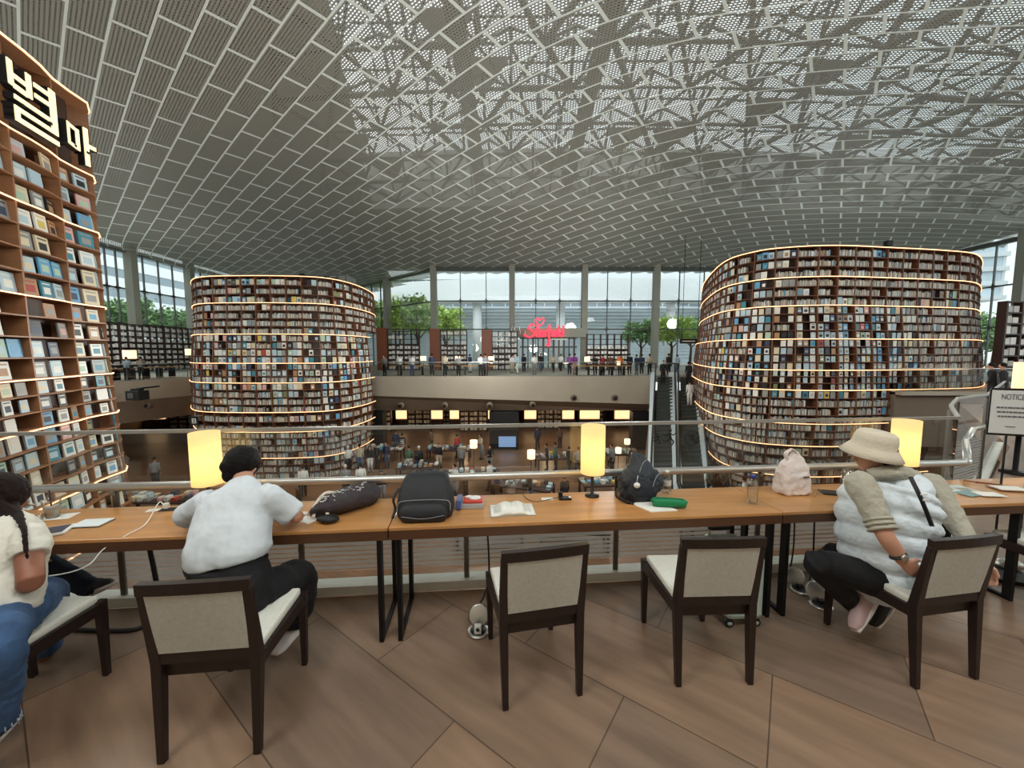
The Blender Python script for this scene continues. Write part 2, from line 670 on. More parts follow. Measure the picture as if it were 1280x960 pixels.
# wall_left shell only below window sill; glass above is built separately
mb = MB()
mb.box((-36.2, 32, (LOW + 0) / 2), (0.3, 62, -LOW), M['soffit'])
struct(mb.build('wall_left'))
mb = MB()
mb.box((-9.6, -0.7, (LOW) / 2 - 0.25), (0.3, 7.0, -LOW - 0.5), M['soffit'])
struct(mb.build('wall_mezzanine_end'))
mb = MB()
mb.box((3, -3.1, 3.0), (80, 0.3, 17.2), M['fascia'])
struct(mb.build('wall_behind'))
mb = MB()
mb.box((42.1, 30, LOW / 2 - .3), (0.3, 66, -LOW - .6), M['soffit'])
struct(mb.build('wall_right'))

# ---- ceiling surface
def softmax0(x, w):
    if x / w > 30:
        return x
    return w * math.log(1 + math.exp(x / w))


def cz(x, y):
    u = max(0.0, 1 - ((x - 6) / 44.0) ** 2)
    v = max(0.0, 1 - ((y - 8) / 36.0) ** 2)
    return 10.7 + 4.4 * u * v


# the long ribs of the ceiling bend: one curve, shifted again and again along (0.85, 1)
RIB = []
_y = 0.0
_s = 60.0
while _s > -130:
    RIB.append((_s, _y))
    sl = 0.06 if _s > 12 else (0.06 + (12 - _s) / 17 * 0.14 if _s > -5 else (0.20 + (-5 - _s) / 9 * 0.58 if _s > -14 else 0.78))
    _d = 0.1 / math.sqrt(1 + sl * sl)
    _y += sl * _d
    _s -= _d
_i0 = min(range(len(RIB)), key=lambda i: abs(RIB[i][0]))
_y0 = RIB[_i0][1]
RIB = [(a_, b_ - _y0) for a_, b_ in RIB]


def cpt(l, t, dz=0.0):
    """l: length along the rib (m, rising to the left), t: shift"""
    q = l / 0.1
    i = max(0, min(len(RIB) - 2, int(q)))
    f = q - i
    x = RIB[i][0] + (RIB[i + 1][0] - RIB[i][0]) * f + 0.85 * t
    y = RIB[i][1] + (RIB[i + 1][1] - RIB[i][1]) * f + t
    x = -36.0 + softmax0(x + 36.0, 1.2)
    return Vector((x, y, cz(x, y) + dz))


PT, PL, GAP = 0.80, 2.7, 0.06
verts, faces, uvs = [], [], []
bars = MB()
for it in range(-int(70 / PT), int(60 / PT)):
    t0 = it * PT
    off = (it % 2) * PL / 2.0
    for js in range(0, 68):
        s0 = js * PL + off
        c = cpt(s0 + PL / 2, t0 + PT / 2)
        if c.y < -3.2 or c.y > 60 or c.x > 42.5 or c.x < -36.2:
            continue
        if c.y > 44.5 and c.x > -8 or c.y > 44.5 + (-8 - c.x) * 1.1 and c.x <= -8:
            continue
        K = 4
        b = len(verts)
        for k in range(K + 1):
            s = s0 + GAP / 2 + (PL - GAP) * k / K
            for t in (t0 + GAP / 2, t0 + PT - GAP / 2):
                verts.append(tuple(cpt(s, t)))
        for k in range(K):
            q = b + 2 * k
            faces.append((q, q + 1, q + 3, q + 2))
            for kk, tt in ((k, 0), (k, 1), (k + 1, 1), (k + 1, 0)):
                uvs.append((s0 + (PL - GAP) * kk / K, t0 * 1.1 + tt * (PT - GAP) * 1.1))
        p = [cpt(s0 - 0.075, t0, -.015), cpt(s0 + 0.075, t0, -.015), cpt(s0 + 0.075, t0 + PT, -.015), cpt(s0 - 0.075, t0 + PT, -.015)]
        bars.add(p, [(0, 1, 2, 3)], M['bar'])
        for k in range(K):
            sa = s0 + PL * k / K
            sb = s0 + PL * (k + 1) / K
            p = [cpt(sa, t0 - 0.032, -.01), cpt(sa, t0 + 0.032, -.01), cpt(sb, t0 + 0.032, -.01), cpt(sb, t0 - 0.032, -.01)]
            bars.add(p, [(0, 1, 2, 3)], M['bar'])
me = bpy.data.meshes.new('ceiling')
me.from_pydata(verts, [], faces)
uvl = me.uv_layers.new(name='UVMap')
flat = [c for uv in uvs for c in uv]
uvl.data.foreach_set('uv', flat)
me.materials.append(M['perf'])
struct(link('ceiling', me))
struct(bars.build('ceiling_bars'))
# solid roof part above the panels at the side of the near tower
rb = MB()
lim = lambda y: -6.0 - (y - 11) * 0.25
for i in range(22):
    y0, y1 = -3 + i * 2.9, -3 + (i + 1) * 2.9
    for j in range(10):
        x0a, x1a = [-36.5 + (lim(y0) + 36.5) * q / 10 for q in (j, j + 1)]
        x0b, x1b = [-36.5 + (lim(y1) + 36.5) * q / 10 for q in (j, j + 1)]
        rb.add([(x0a, y0, cz(x0a, y0) + 1.1), (x1a, y0, cz(x1a, y0) + 1.1), (x1b, y1, cz(x1b, y1) + 1.1), (x0b, y1, cz(x0b, y1) + 1.1)], [(0, 1, 2, 3)], M['roof'])
for i in range(5):  # far patch added to shut out sky where grazing slots close up
    y0, y1 = 33 + i * 3.0, 33 + (i + 1) * 3.0
    for j in range(14):
        x0, x1 = -20 + j * 4.6, -20 + (j + 1) * 4.6
        rb.add([(x0, y0, cz(x0, y0) + 1.0), (x1, y0, cz(x1, y0) + 1.0), (x1, y1, cz(x1, y1) + 1.0), (x0, y1, cz(x0, y1) + 1.0)], [(0, 1, 2, 3)], M['roof'])
for j in range(14):  # upright skirt added to block the bright sky band past the edge
    x0, x1 = -20 + j * 4.6, -20 + (j + 1) * 4.6
    rb.add([(x0, 33, cz(x0, 33) + 1.0), (x1, 33, cz(x1, 33) + 1.0), (x1, 33, cz(x1, 33) + 5.5), (x0, 33, cz(x0, 33) + 5.5)], [(0, 1, 2, 3)], M['roof'])
struct(rb.build('ceiling_solid_roof'))
# lattice roof truss over the glass part
tb = MB()
def node(i, j, lift):
    x = -14 + i * 3.1 + (j % 2) * 1.55
    y = -3 + j * 2.7
    return Vector((x, y, cz(x, y) + lift))
rt = random.Random(3)
for j in range(0, 14):
    for i in range(0, 18):
        a = node(i, j, 1.1)
        if a.x < lim(a.y) - 4:
            continue
        w = rt.choice((.07, .10, .16))
        tb.tube([a, node(i + 1, j, 1.1)], w, M['steel'], 5)
        if j < 13:
            tb.tube([a, node(i, j + 1, 1.1)], w, M['steel'], 5)
            tb.tube([a, node(i + (1 if j % 2 else -1), j + 1, 1.1)], rt.choice((.07, .12)), M['steel'], 5)
        c = node(i, j, 2.6) + Vector((1.55, 1.0, 0))
        for q in (a, node(i + 1, j, 1.1), node(i + (j % 2), j + 1, 1.1)):
            tb.tube([c, q], 0.08, M['steel'], 4)
        # diagonal purlins of the glass roof above
        for q in range(3):
            u0_, u1_ = a + Vector((q * 1.03, 0, 2.1)), a + Vector((q * 1.03 + rt.uniform(-1.2, 1.2), 2.7, 2.1))
            tb.tube([u0_, u1_], rt.choice((.05, .09)), M['steel'], 4)
        tb.tube([a + Vector((0, 1.3, 2.2)), a + Vector((3.1, 1.3, 2.2))], .07, M['steel'], 4)
        # solid triangles added to dim the sky, denser toward the far edge
        if rt.random() < .13 + max(0, a.y - 20) * .035:
            q3 = node(i + (j % 2), j + 1, 2.7)
            tb.add([node(i, j, 2.7), node(i + 1, j, 2.7), q3], [(0, 1, 2)], M['roof'])
struct(tb.build('ceiling_truss'))
rg = MB()
for x0, y0, x1, y1 in [(-3, 12, 3.5, 45), (4, 6, 5.2, 45)]:
    for i in range(12):
        ya, yb = y0 + (y1 - y0) * i / 12, y0 + (y1 - y0) * (i + 1) / 12
        rg.add([(x0 + i * .0, ya, cz(x0, ya) + 2.2), (x0 + .9, ya, cz(x0, ya) + 2.2), (x0 + .9, yb, cz(x0, yb) + 2.2), (x0, yb, cz(x0, yb) + 2.2)], [(0, 1, 2, 3)], M['steel'])
struct(rg.build('ceiling_gutters'))

# ---- window walls
def window_wall(nm, a, b, z0, z1, cols, transoms, nthin, colw=0.62, top2=None):
    """a, b plan points; cols: fractions of main columns"""
    a, b = Vector(a), Vector(b)
    d = (b - a).normalized()
    ang = math.atan2(d.y, d.x)
    w = link(nm, None)
    w['kind'] = 'structure'
    mg = MB()
    mg.add([(a.x, a.y, z0), (b.x, b.y, z0), (b.x, b.y, z1), (a.x, a.y, z1)], [(0, 1, 2, 3)], M['wglass'])
    g = mg.build(nm + '_glass', w)
    g['kind'] = 'structure'
    mc = MB()
    nrm = Vector((d.y, -d.x))
    for f in cols:
        p = a.lerp(b, f) + nrm * 0.55
        mc.box((p.x, p.y, (z0 + z1 + .6) / 2), (colw, colw * 1.2, z1 - z0 + .6), M['column'], rz=ang)
    mc.build(nm + '_frame', w)['kind'] = 'structure'
    mt = MB()
    cs = list(cols)
    for i in range(len(cs) - 1):
        for k in range(1, nthin):
            f = cs[i] + (cs[i + 1] - cs[i]) * k / nthin
            p = a.lerp(b, f) + nrm * .12
            mt.box((p.x, p.y, (z0 + z1) / 2), (.07, .16, z1 - z0), M['mull'], rz=ang)
            for tz in transoms:
                mt.box((p.x - .01, p.y, tz), (.5, .1, .16), M['mull'], rz=ang)
                mt.box((p.x - .01, p.y, tz), (.16, .1, .5), M['mull'], rz=ang)
    for tz in transoms:
        pa = a + nrm * .1
        pb = b + nrm * .1
        mt.bar((pa.x, pa.y, tz), (pb.x, pb.y, tz), .12, .12, M['mull'])
    pa = a + nrm * .3
    pb = b + nrm * .3
    mt.bar((pa.x, pa.y, z1), (pb.x, pb.y, z1), .4, .35, M['mull'])
    mt.build(nm + '_sash', w)['kind'] = 'structure'


fx = lambda px: (px - 640) / 480 * 43
A0, A1 = (fx(545), 43), (fx(905) + 6, 43)
L_ = A1[0] - A0[0]
window_wall('window_1', A0, A1, 0, 10.75, [(fx(p) - A0[0]) / L_ for p in (545, 640, 728, 815, 905, 940)], [4.3, 7.4], 3)
window_wall('window_2', (-28, 60), A0, 0, 10.75, [0.0, .32, .66], [4.3, 7.4], 4)
window_wall('window_3', (-35.6, 14), (-35.6, 60), 0, 11.0, [0.02, .15, .27, .40, .48, .62, .8, 1.0], [4.4, 7.6], 4)
window_wall('window_4', (A1[0] - 2, 43), (41.6, 39), 0, 10.75, [0.3, 1.0], [4.3, 7.4], 4)
window_wall('window_5', (41.6, 39), (41.6, -2.9), 0, 11.0, [0.02, .18, .36, .55, .75, 1.0], [3.9, 7.4], 3)

# entrance portal between two columns
en = thing('entrance_portal', 'glazed entrance doors under a grey beam below the red sign', 'entrance')
xa, xb = fx(642), fx(727)
mb = MB()
mb.box(((xa + xb) / 2, 41.7, 3.85), (xb - xa + .6, 1.2, .95), M['column'])
mb.build('beam', en)
mb = MB()
for k in range(11):
    x = xa + 1 + (xb - xa - 2) * k / 10
    mb.box((x, 42.2, 1.7), (.12 if k % 2 else .2, .15, 3.4), M['mull'])
mb.box(((xa + xb) / 2, 42.2, 2.35), (xb - xa - 1.4, .2, .16), M['mull'])
mb.box(((xa + xb) / 2, 42.2, 3.3), (xb - xa - 1.4, .2, .12), M['mull'])
mb.build('door_frame', en)
for k in range(3):
    dr = MB()
    x = xa + 2.2 + k * 1.7
    dr.box((x, 42.5, 1.15), (1.3, .05, 2.2), M['wglass'])
    d_ = dr.build('door', en)
    h_ = MB()
    h_.box((x + .5, 42.42, 1.1), (.05, .06, .8), M['inox'])
    h_.build('handle', d_)
# red script sign
red = mat('red_neon', (1, .05, .08), .5, emit=(1.0, 0.03, 0.06), es=2.2)
def strokes(m_, ss, o, sc_, r, mtl):
    for st in ss:
        pts = [Vector((o[0] + x * sc_, o[1], o[2] + z * sc_)) for x, z in st]
        if len(pts) > 2:
            pts = catmull(pts, 4)
        m_.tube(pts, r, mtl, 5)
sgn = thing('script_sign', 'glowing red script sign over the entrance doors', 'sign', (0, 0, 0))
o0 = (fx(658), 40.8, 3.35)
mb = MB()
S_ = [[(.95, 1.35), (.5, 1.5), (.15, 1.1), (.5, .8), (.85, .45), (.5, .05), (-.1, .1), (-.35, .35)],      # S
      [(1.15, 1.3), (1.1, .3), (1.25, .05), (1.4, .2)], [(.95, .95), (1.4, .98)],                          # t
      [(1.85, .7), (1.55, .65), (1.5, .2), (1.75, .15), (1.85, .7), (1.9, .1), (2.0, .2)],                 # a
      [(2.05, .7), (2.1, .1)], [(2.08, .45), (2.25, .72), (2.4, .66)],                                     # r
      [(2.75, 1.35), (2.55, 1.2), (2.6, -.7), (2.5, -1.0), (2.3, -.8)], [(2.4, .75), (2.85, .8)],          # f
      [(2.95, .7), (2.98, .15), (3.1, .1)],                                                                # i
      [(3.15, .4), (3.45, .5), (3.35, .72), (3.15, .5), (3.25, .12), (3.5, .2)],                           # e
      [(3.65, 1.35), (3.62, .1)],                                                                          # l
      [(4.15, .6), (3.85, .65), (3.8, .2), (4.1, .15)], [(4.2, 1.35), (4.18, .1)]]                         # d
strokes(mb, S_, o0, .90, 0.085, red)
mb.build('lettering', sgn)
mb = MB()
strokes(mb, [[(1.4, 1.3), (.95, 1.9), (1.15, 2.25), (1.45, 2.0), (1.75, 2.25), (1.95, 1.9), (1.5, 1.3)]], o0, .90, 0.055, red)
mb.build('heart', sgn)
mb = MB()
mb.box((o0[0] + 3.4, 40.75, 3.15), (1.7, .1, .16), M['white'])
mb.build('caption_strip', sgn)
mb = MB()
for q in ([(-1.8, .1), (-1.5, 1.3), (-1.2, .5), (-.9, 1.3), (-.7, .1)], [(-.5, .6), (-.2, .7), (-.3, .1)]):
    strokes(mb, [q], o0, 1.0, .05, M['inox'])
mb.build('unlit_script', sgn)


# ================================================================== BOOK TOWERS
class Plan:
    def __init__(s, pts, prof, sub=8):
        c = catmull([Vector((x, y, 0)) for x, y in pts], sub)
        s.c = c
        s.L = [0.0]
        for i in range(1, len(c)):
            s.L.append(s.L[-1] + (c[i] - c[i - 1]).length)
        s.len = s.L[-1]
        s.prof = prof

    def at(s, u):
        u = max(0, min(s.len - 1e-4, u))
        lo, hi = 0, len(s.L) - 1
        while hi - lo > 1:
            m_ = (lo + hi) // 2
            if s.L[m_] <= u:
                lo = m_
            else:
                hi = m_
        f = (u - s.L[lo]) / (s.L[hi] - s.L[lo])
        p = s.c[lo].lerp(s.c[hi], f)
        a = s.c[max(0, lo - 1)]
        b = s.c[min(len(s.c) - 1, hi + 1)]
        t = (b - a).normalized()
        return p, t

    def S(s, u, z, off=0.0):
        p, t = s.at(u)
        nrm = Vector((t.y, -t.x, 0))
        q = p + nrm * (s.prof(z) + off)
        return Vector((q.x, q.y, z))

    def u_of(s, x, y):
        best = min(range(len(s.c)), key=lambda i: (s.c[i].x - x) ** 2 + (s.c[i].y - y) ** 2)
        return s.L[best]


def px_plan(lst):
    return [((px - 640) / 480 * Y, Y) for px, Y in lst]


def lerp_prof(tab):
    def f(z):
        if z >= tab[0][0]:
            return tab[0][1]
        for (z0, o0_), (z1, o1_) in zip(tab, tab[1:]):
            if z >= z1:
                return o1_ + (o0_ - o1_) * (z - z1) / (z0 - z1)
        return tab[-1][1]
    return f


def tower(label, plan, levels, bay, strips, uend=lambda z: 1.0, depth=0.36, wood='towerwood'):
    """levels: descending board heights; strips: the ones carrying a light line"""
    root = thing('bookcase_tower', label, 'bookcase')
    nb = int(plan.len / bay)
    bw = plan.len / nb
    zt, zb = levels[0], levels[-1]
    def ribbon(m_, z, o_in, o_out, h, mtl, u1, st=3):
        N = max(2, int(u1 / bw * st))
        vs = []
        for i in range(N + 1):
            u = u1 * i / N
            for off, dz in ((o_in, 0), (o_out, 0), (o_out, h), (o_in, h)):
                q = plan.S(u, z, off)
                vs.append((q.x, q.y, z + dz))
        fs = []
        for i in range(N):
            for k in range(4):
                fs.append((i * 4 + k, i * 4 + (k + 1) % 4, i * 4 + 4 + (k + 1) % 4, i * 4 + 4 + k))
        fs.append((3, 2, 1, 0))
        fs.append((N * 4, N * 4 + 1, N * 4 + 2, N * 4 + 3))
        m_.add(vs, fs, mtl)
    for i, z in enumerate(levels):
        u1 = plan.len * uend(z)
        m_ = MB()
        top = (i == 0)
        ribbon(m_, z, -depth, 0.02, 0.07 if top else 0.028, M[wood], u1)
        m_.build('shelf_board', root)
        if z in strips:
            m_ = MB()
            ribbon(m_, z + (0.02 if top else -0.01), 0.022, 0.045, 0.03 if len(levels) > 25 or top else .022, M['strip'], u1)
            m_.build('light_strip', root)
    for k in range(nb + 1):
        u = k * bw
        m_ = MB()
        vs = []
        zz = [z for z in levels if u <= plan.len * uend(z) + 1e-3]
        if len(zz) < 2:
            continue
        for z in zz:
            for du, off in ((-.02, -depth), (.02, -depth), (.02, 0.0), (-.02, 0.0)):
                p, t = plan.at(u)
                q = plan.S(u, z, off) + t * du
                vs.append((q.x, q.y, z))
        fs = []
        for i in range(len(zz) - 1):
            for q in range(4):
                fs.append((i * 4 + q, i * 4 + (q + 1) % 4, i * 4 + 4 + (q + 1) % 4, i * 4 + 4 + q))
        fs.append((0, 1, 2, 3))
        m_.add(vs, fs, M[wood])
        m_.build('upright', root)
    m_ = MB()
    N = nb * 3
    vs, fs = [], []
    for z in levels:
        for i in range(N + 1):
            q = plan.S(plan.len * i / N, z, -depth)
            vs.append((q.x, q.y, z))
    for j in range(len(levels) - 1):
        for i in range(N):
            if plan.len * i / N > plan.len * uend(levels[j + 1]) - .01:
                continue
            a = j * (N + 1) + i
            fs.append((a, a + 1, a + N + 2, a + N + 1))
    m_.add(vs, fs, M['shelfback'])
    m_.build('back_panel', root)
    # roof cap
    m_ = MB()
    ring = [plan.S(plan.len * i / N, zt, 0) for i in range(N + 1)]
    m_.add([(p.x, p.y, zt + .071) for p in ring], [tuple(range(N + 1))], M['darkwood'])
    m_.build('roof_cap', root)
    return root, nb, bw


def rows(levels_sparse, counts):
    out = []
    for (a, b), c in zip(zip(levels_sparse, levels_sparse[1:]), counts):
        for k in range(c):
            out.append(a + (b - a) * k / c)
    out.append(levels_sparse[-1])
    return out


# near tower
zA = [7.75, 6.08, 4.74, 2.92, 1.25, 0.25, -1.3, -2.6]
lA = rows(zA, [2, 3, 4, 4, 3, 4, 3])
planA = Plan([(-7.2, 3.2), (-8.3, 4.9)] + px_plan([(0, 7.0), (42, 7.75), (78, 8.4), (103, 9.1)]) + [(-10.35, 9.9), (-11.4, 10.5), (-13, 10.9)], lerp_prof([(8, 0), (2, 0), (-1, .12), (-3, .25)]))
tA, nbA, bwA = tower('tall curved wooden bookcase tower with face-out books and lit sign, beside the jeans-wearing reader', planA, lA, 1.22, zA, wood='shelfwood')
# middle tower
fB = lambda y: P(300, y, 22.0).z
sB = [fB(y) for y in (346, 379, 418, 454, 478, 514)] + [-2.75, -4.3, LOW]
lB = rows(sB, [3, 4, 4, 3, 4, 2, 4, 3])
planB = Plan(px_plan([(262, 27.5), (248, 25), (250, 22.9), (268, 22.1), (310, 21.9), (360, 21.95), (405, 22.4), (434, 23.7), (455, 25.8), (468, 28.5), (470, 31)]),
             lerp_prof([(7, 0), (4, .05), (1.5, .28), (0, .4), (-2, .42), (-5.6, .1)]))
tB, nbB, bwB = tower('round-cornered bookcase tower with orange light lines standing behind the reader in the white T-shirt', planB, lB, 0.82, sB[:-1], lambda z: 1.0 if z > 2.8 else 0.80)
# right tower
fC = lambda y: P(1036, y, 17.8).z
sC = [fC(y) for y in (308, 346, 382, 424, 462.5, 487, 528, 556)] + [LOW + 1.5, LOW]
lC = rows(sC, [3, 3, 4, 4, 3, 4, 3, 3, 4])
planC = Plan(px_plan([(874, 31), (878, 26.5), (900, 21.0), (936, 18.9), (978, 18.1), (1036, 17.8), (1107, 18.2), (1170, 18.7), (1205, 19.4), (1214, 21.5), (1208, 24)]),
             lerp_prof([(7, 0), (4, .1), (1.5, .4), (-1, .55), (-3, .3), (-5.6, -.35)]))
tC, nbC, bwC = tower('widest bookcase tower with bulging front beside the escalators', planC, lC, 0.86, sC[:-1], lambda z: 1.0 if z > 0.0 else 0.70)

# ------------------------------------------------------------------ books
BC = {
    'pale blue': srgb(176, 200, 210), 'white': srgb(222, 222, 214), 'teal': srgb(60, 130, 148), 'cream': srgb(214, 200, 168),
    'grey': srgb(142, 144, 142), 'navy': srgb(44, 58, 84), 'black': srgb(34, 32, 34), 'sky blue': srgb(98, 158, 196),
    'red': srgb(168, 60, 48), 'pink': srgb(208, 164, 160), 'olive': srgb(120, 126, 84), 'tan': srgb(168, 128, 90),
    'pale green': srgb(170, 196, 172), 'yellow': srgb(206, 184, 96)}
BK = list(BC)
BWT = [20, 24, 6, 11, 16, 5, 9, 7, 1.5, 3, 2, 6, 4, 1]
bookmesh = {}


def book_mesh(cn, mot):
    if (cn, mot) in bookmesh:
        return bookmesh[(cn, mot)]
    m_ = MB()
    cm = mat('cover_' + cn.replace(' ', '_'), BC[cn], 0.45)
    mm = mat('print_' + mot.replace(' ', '_'), BC[mot], 0.5)
    w, h, t = .235, .325, .028
    # front and back boards, spine, page block, printed motif and title bar; local +y is the front
    m_.box((0, t / 2, h / 2), (w, .004, h), cm)
    m_.box((0, -t / 2, h / 2), (w, .004, h), cm)
    m_.box((-w / 2 + .002, 0, h / 2), (.004, t, h), cm)
    m_.box((.003, 0, h / 2), (w - .014, t - .004, h - .012), M['paper'])
    m_.box((0, t / 2 + .003, h * .42), (w * .62, .002, h * .42), mm)
    m_.box((0, t / 2 + .003, h * .84), (w * .7, .002, h * .07), mm)
    bookmesh[(cn, mot)] = m_.mesh('book')
    return bookmesh[(cn, mot)]


ORD = ['first', 'second', 'third', 'fourth', 'fifth', 'sixth', 'seventh', 'eighth', 'ninth', 'tenth', 'eleventh', 'twelfth', 'thirteenth', 'fourteenth', 'fifteenth', 'sixteenth', 'seventeenth', 'eighteenth', 'nineteenth', 'twentieth']
stuff_v, stuff_f, stuff_c = [], [], []


def stuff_box(o, t, nrm, w, d, h, col, tilt=0.0):
    b = len(stuff_v)
    for dz in (0, h):
        for i, j in ((-1, -1), (1, -1), (1, 1), (-1, 1)):
            q = o + t * (i * w / 2 + tilt * dz) + nrm * (j * d / 2)
            stuff_v.append((q.x, q.y, q.z + dz))
    for f in ((0, 3, 2, 1), (4, 5, 6, 7), (0, 1, 5, 4), (1, 2, 6, 5), (2, 3, 7, 6), (3, 0, 4, 7)):
        stuff_f.append([b + k for k in f])
        stuff_c.append(col)


n_ind = 0


def put_book(p, t, nrm, cn, mot, s, label, lean=0.1, wide=1.0):
    global n_ind
    o = link('book', book_mesh(cn, mot))
    R_ = Matrix((t, nrm, Vector((0, 0, 1)))).transposed().to_4x4()
    o.matrix_world = Matrix.Translation(p) @ R_ @ Matrix.Rotation(lean, 4, 'X') @ Matrix.Scale(s, 4) @ Matrix.Scale(wide, 4, (1, 0, 0))
    tag(o, label, 'book', 'face-out books on the bookcase towers')
    n_ind += 1


def shelf_ref(levels, strips, j):
    """which light line is above shelf row j, and how many rows below it"""
    best = 0
    for k, z in enumerate(strips):
        if z >= levels[j] - 1e-6:
            best = k
    js = min(range(len(levels)), key=lambda q: abs(levels[q] - strips[best]))
    return best, j - js


def fill_tower(plan, levels, strips, nb, bw, who, ind, uend, seed, face_p, b0=0, b1=None, skip=()):
    rnd = random.Random(seed)
    b1 = nb if b1 is None else b1
    for j in range(len(levels) - 1):
        z = levels[j + 1] + 0.03
        H = levels[j] - levels[j + 1]
        for k in range(b0, b1):
            if (k + 0.99) * bw > plan.len * uend(levels[j + 1]) + .01 or (j, k) in skip:
                continue
            u0, u1 = k * bw + .035, (k + 1) * bw - .035
            face = rnd.random() < face_p(j, k)
            one = ind(j, k)
            if face or one:
                nf = 3 if bw < 1 else 4
                if one:
                    nf = 3
                if rnd.random() < .2:
                    nf -= 1
                slot = (u1 - u0) / (3 if one or bw < 1 else 4)
                for q in range(nf):
                    if rnd.random() < .08:
                        continue
                    uc = u0 + slot * (q + .5) + rnd.uniform(-.02, .02)
                    p, t = plan.at(uc)
                    nrm = Vector((t.y, -t.x, 0))
                    s = min(H * .84 / .325, slot * .97 / .235, 1.4) * rnd.uniform(.84, 1.0)
                    cn = rnd.choices(BK, BWT)[0]
                    mot = rnd.choices(BK, BWT)[0]
                    o = plan.S(uc, z, -.09)
                    if one and n_ind < 300:
                        a, r = shelf_ref(levels, strips, j)
                        put_book(o, t, nrm, cn, mot, s, '%s face-out book, %s of %s bay, %s shelf under %s light line, %s' % (cn, ['first', 'middle', 'last'][min(q, 2)], ORD[k - ind.b0], ORD[r], ORD[a], who), wide=rnd.choice((1.15, 1.3, 1.42)) if bw > 1 else 1.0)
                    else:
                        c = BC[cn]
                        stuff_box(o, t, nrm, .235 * s, .03, .325 * s, c)
                        if rnd.random() < .6:
                            c2 = BC[mot]
                            o2 = plan.S(uc, z + .07 * s, -.07)
                            stuff_box(o2, t, nrm, .13 * s, .004, .15 * s, c2)
            else:
                u = u0
                end = u1 if rnd.random() < .7 else u0 + (u1 - u0) * rnd.uniform(.5, .95)
                sat = rnd.random()
                while u < end - .02:
                    w = rnd.uniform(.022, .05)
                    h = min(H * .88, rnd.uniform(.20, .29))
                    p, t = plan.at(u + w / 2)
                    nrm = Vector((t.y, -t.x, 0))
                    g = rnd.random()
                    if g < .55:
                        v = rnd.uniform(.25, .62)
                        c = (v, v * .93, v * .80)
                    elif g < .75:
                        v = rnd.uniform(.1, .3)
                        c = (v, v * .75, v * .55)
                    else:
                        c = BC[rnd.choices(BK, BWT)[0]]
                    stuff_box(plan.S(u + w / 2, z, -.12), t, nrm, w * .92, .17, h, c, rnd.uniform(.1, .25) if rnd.random() < .06 else 0)
                    u += w


class Ind:
    def __init__(s, f, b0):
        s.f = f
        s.b0 = b0

    def __call__(s, j, k):
        return s.f(j, k)


uA = planA.u_of(*px_plan([(-20, 6.7)])[0])
kA0 = int(uA / bwA)
uAe = planA.u_of(-10.35, 9.9)
kA1 = int(uAe / bwA) + 1
fill_tower(planA, lA, zA, nbA, bwA, 'near tower', Ind(lambda j, k: 1, kA0), lambda z: 1, 11, lambda j, k: 1, kA0, kA1,
           skip=[(0, k) for k in range(30)] + [(1, k) for k in range(30)])
kC = int(planC.u_of(*px_plan([(990, 18.0)])[0]) / bwC)
fill_tower(planC, lC, sC, nbC, bwC, 'right tower', Ind(lambda j, k: 6 <= j <= 16 and kC <= k < kC + 5, kC), lambda z: 1.0 if z > 0 else .70, 12,
           lambda j, k: (.92 if 6 <= j < 18 and k < kC + 7 else .75 if j < 6 and k < kC else .12))
fill_tower(planB, lB, sB, nbB, bwB, 'middle tower', Ind(lambda j, k: 0, 0), lambda z: 1.0 if z > 2.8 else .80, 13,
           lambda j, k: (.9 if 7 <= j < 15 else .5 if j < 3 else .2))

# ---- channel letters on the near tower
lit = mat('letter_face', (1, .9, .62), .5, emit=(1.0, .80, .40), es=.85)
let = thing('letter_sign', 'lit cream channel letters with black sides on the near bookcase tower', 'sign')
GL1 = [(.02, .13, .55, 1.0), (.42, .53, .55, 1.0), (.13, .42, .72, .80), (.13, .42, .53, .62), (.86, .98, .40, 1.02), (.58, .86, .84, .92), (.58, .86, .64, .72),
       (.12, .98, .34, .42), (.86, .98, .2, .34), (.1, .98, .14, .22), (.1, .21, .0, .14), (.1, .98, -.06, .03)]
GL2 = [(.02, .12, .3, .85), (.45, .55, .3, .85), (.12, .45, .77, .85), (.12, .45, .3, .38), (.72, .83, 0, 1.0), (.83, 1.0, .5, .6)]
for gl, u0, w_, z0, h_ in ((GL1, planA.u_of(*px_plan([(24, 7.4)])[0]), 1.12, 6.20, 1.0), (GL2, planA.u_of(*px_plan([(92, 8.75)])[0]), .9, 6.15, .85)):
    mf = MB()
    ms_ = MB()
    for x0, x1, a, b in gl:
        for m_, o0_, o1_, e, mm in ((mf, .26, .28, 0, lit), (ms_, .12, .26, .015, M['black'])):
            ua, ub = u0 + (x0 * w_) - e, u0 + (x1 * w_) + e
            za, zb = z0 + a * h_ - e, z0 + b * h_ + e
            q = [planA.S(ua, za, o0_), planA.S(ub, za, o0_), planA.S(ub, zb, o0_), planA.S(ua, zb, o0_),
                 planA.S(ua, za, o1_), planA.S(ub, za, o1_), planA.S(ub, zb, o1_), planA.S(ua, zb, o1_)]
            m_.add(q, [(0, 3, 2, 1), (4, 5, 6, 7), (0, 1, 5, 4), (1, 2, 6, 5), (2, 3, 7, 6), (3, 0, 4, 7)], mm)
    for uu in (u0 + .3, u0 + w_ - .2):
        ms_.bar(planA.S(uu, z0 + .3, 0.0), planA.S(uu, z0 + .3, .3), .05, .05, M['black'])
    s_ = ms_.build('letter_body', let)
    mf.build('letter_face', s_)

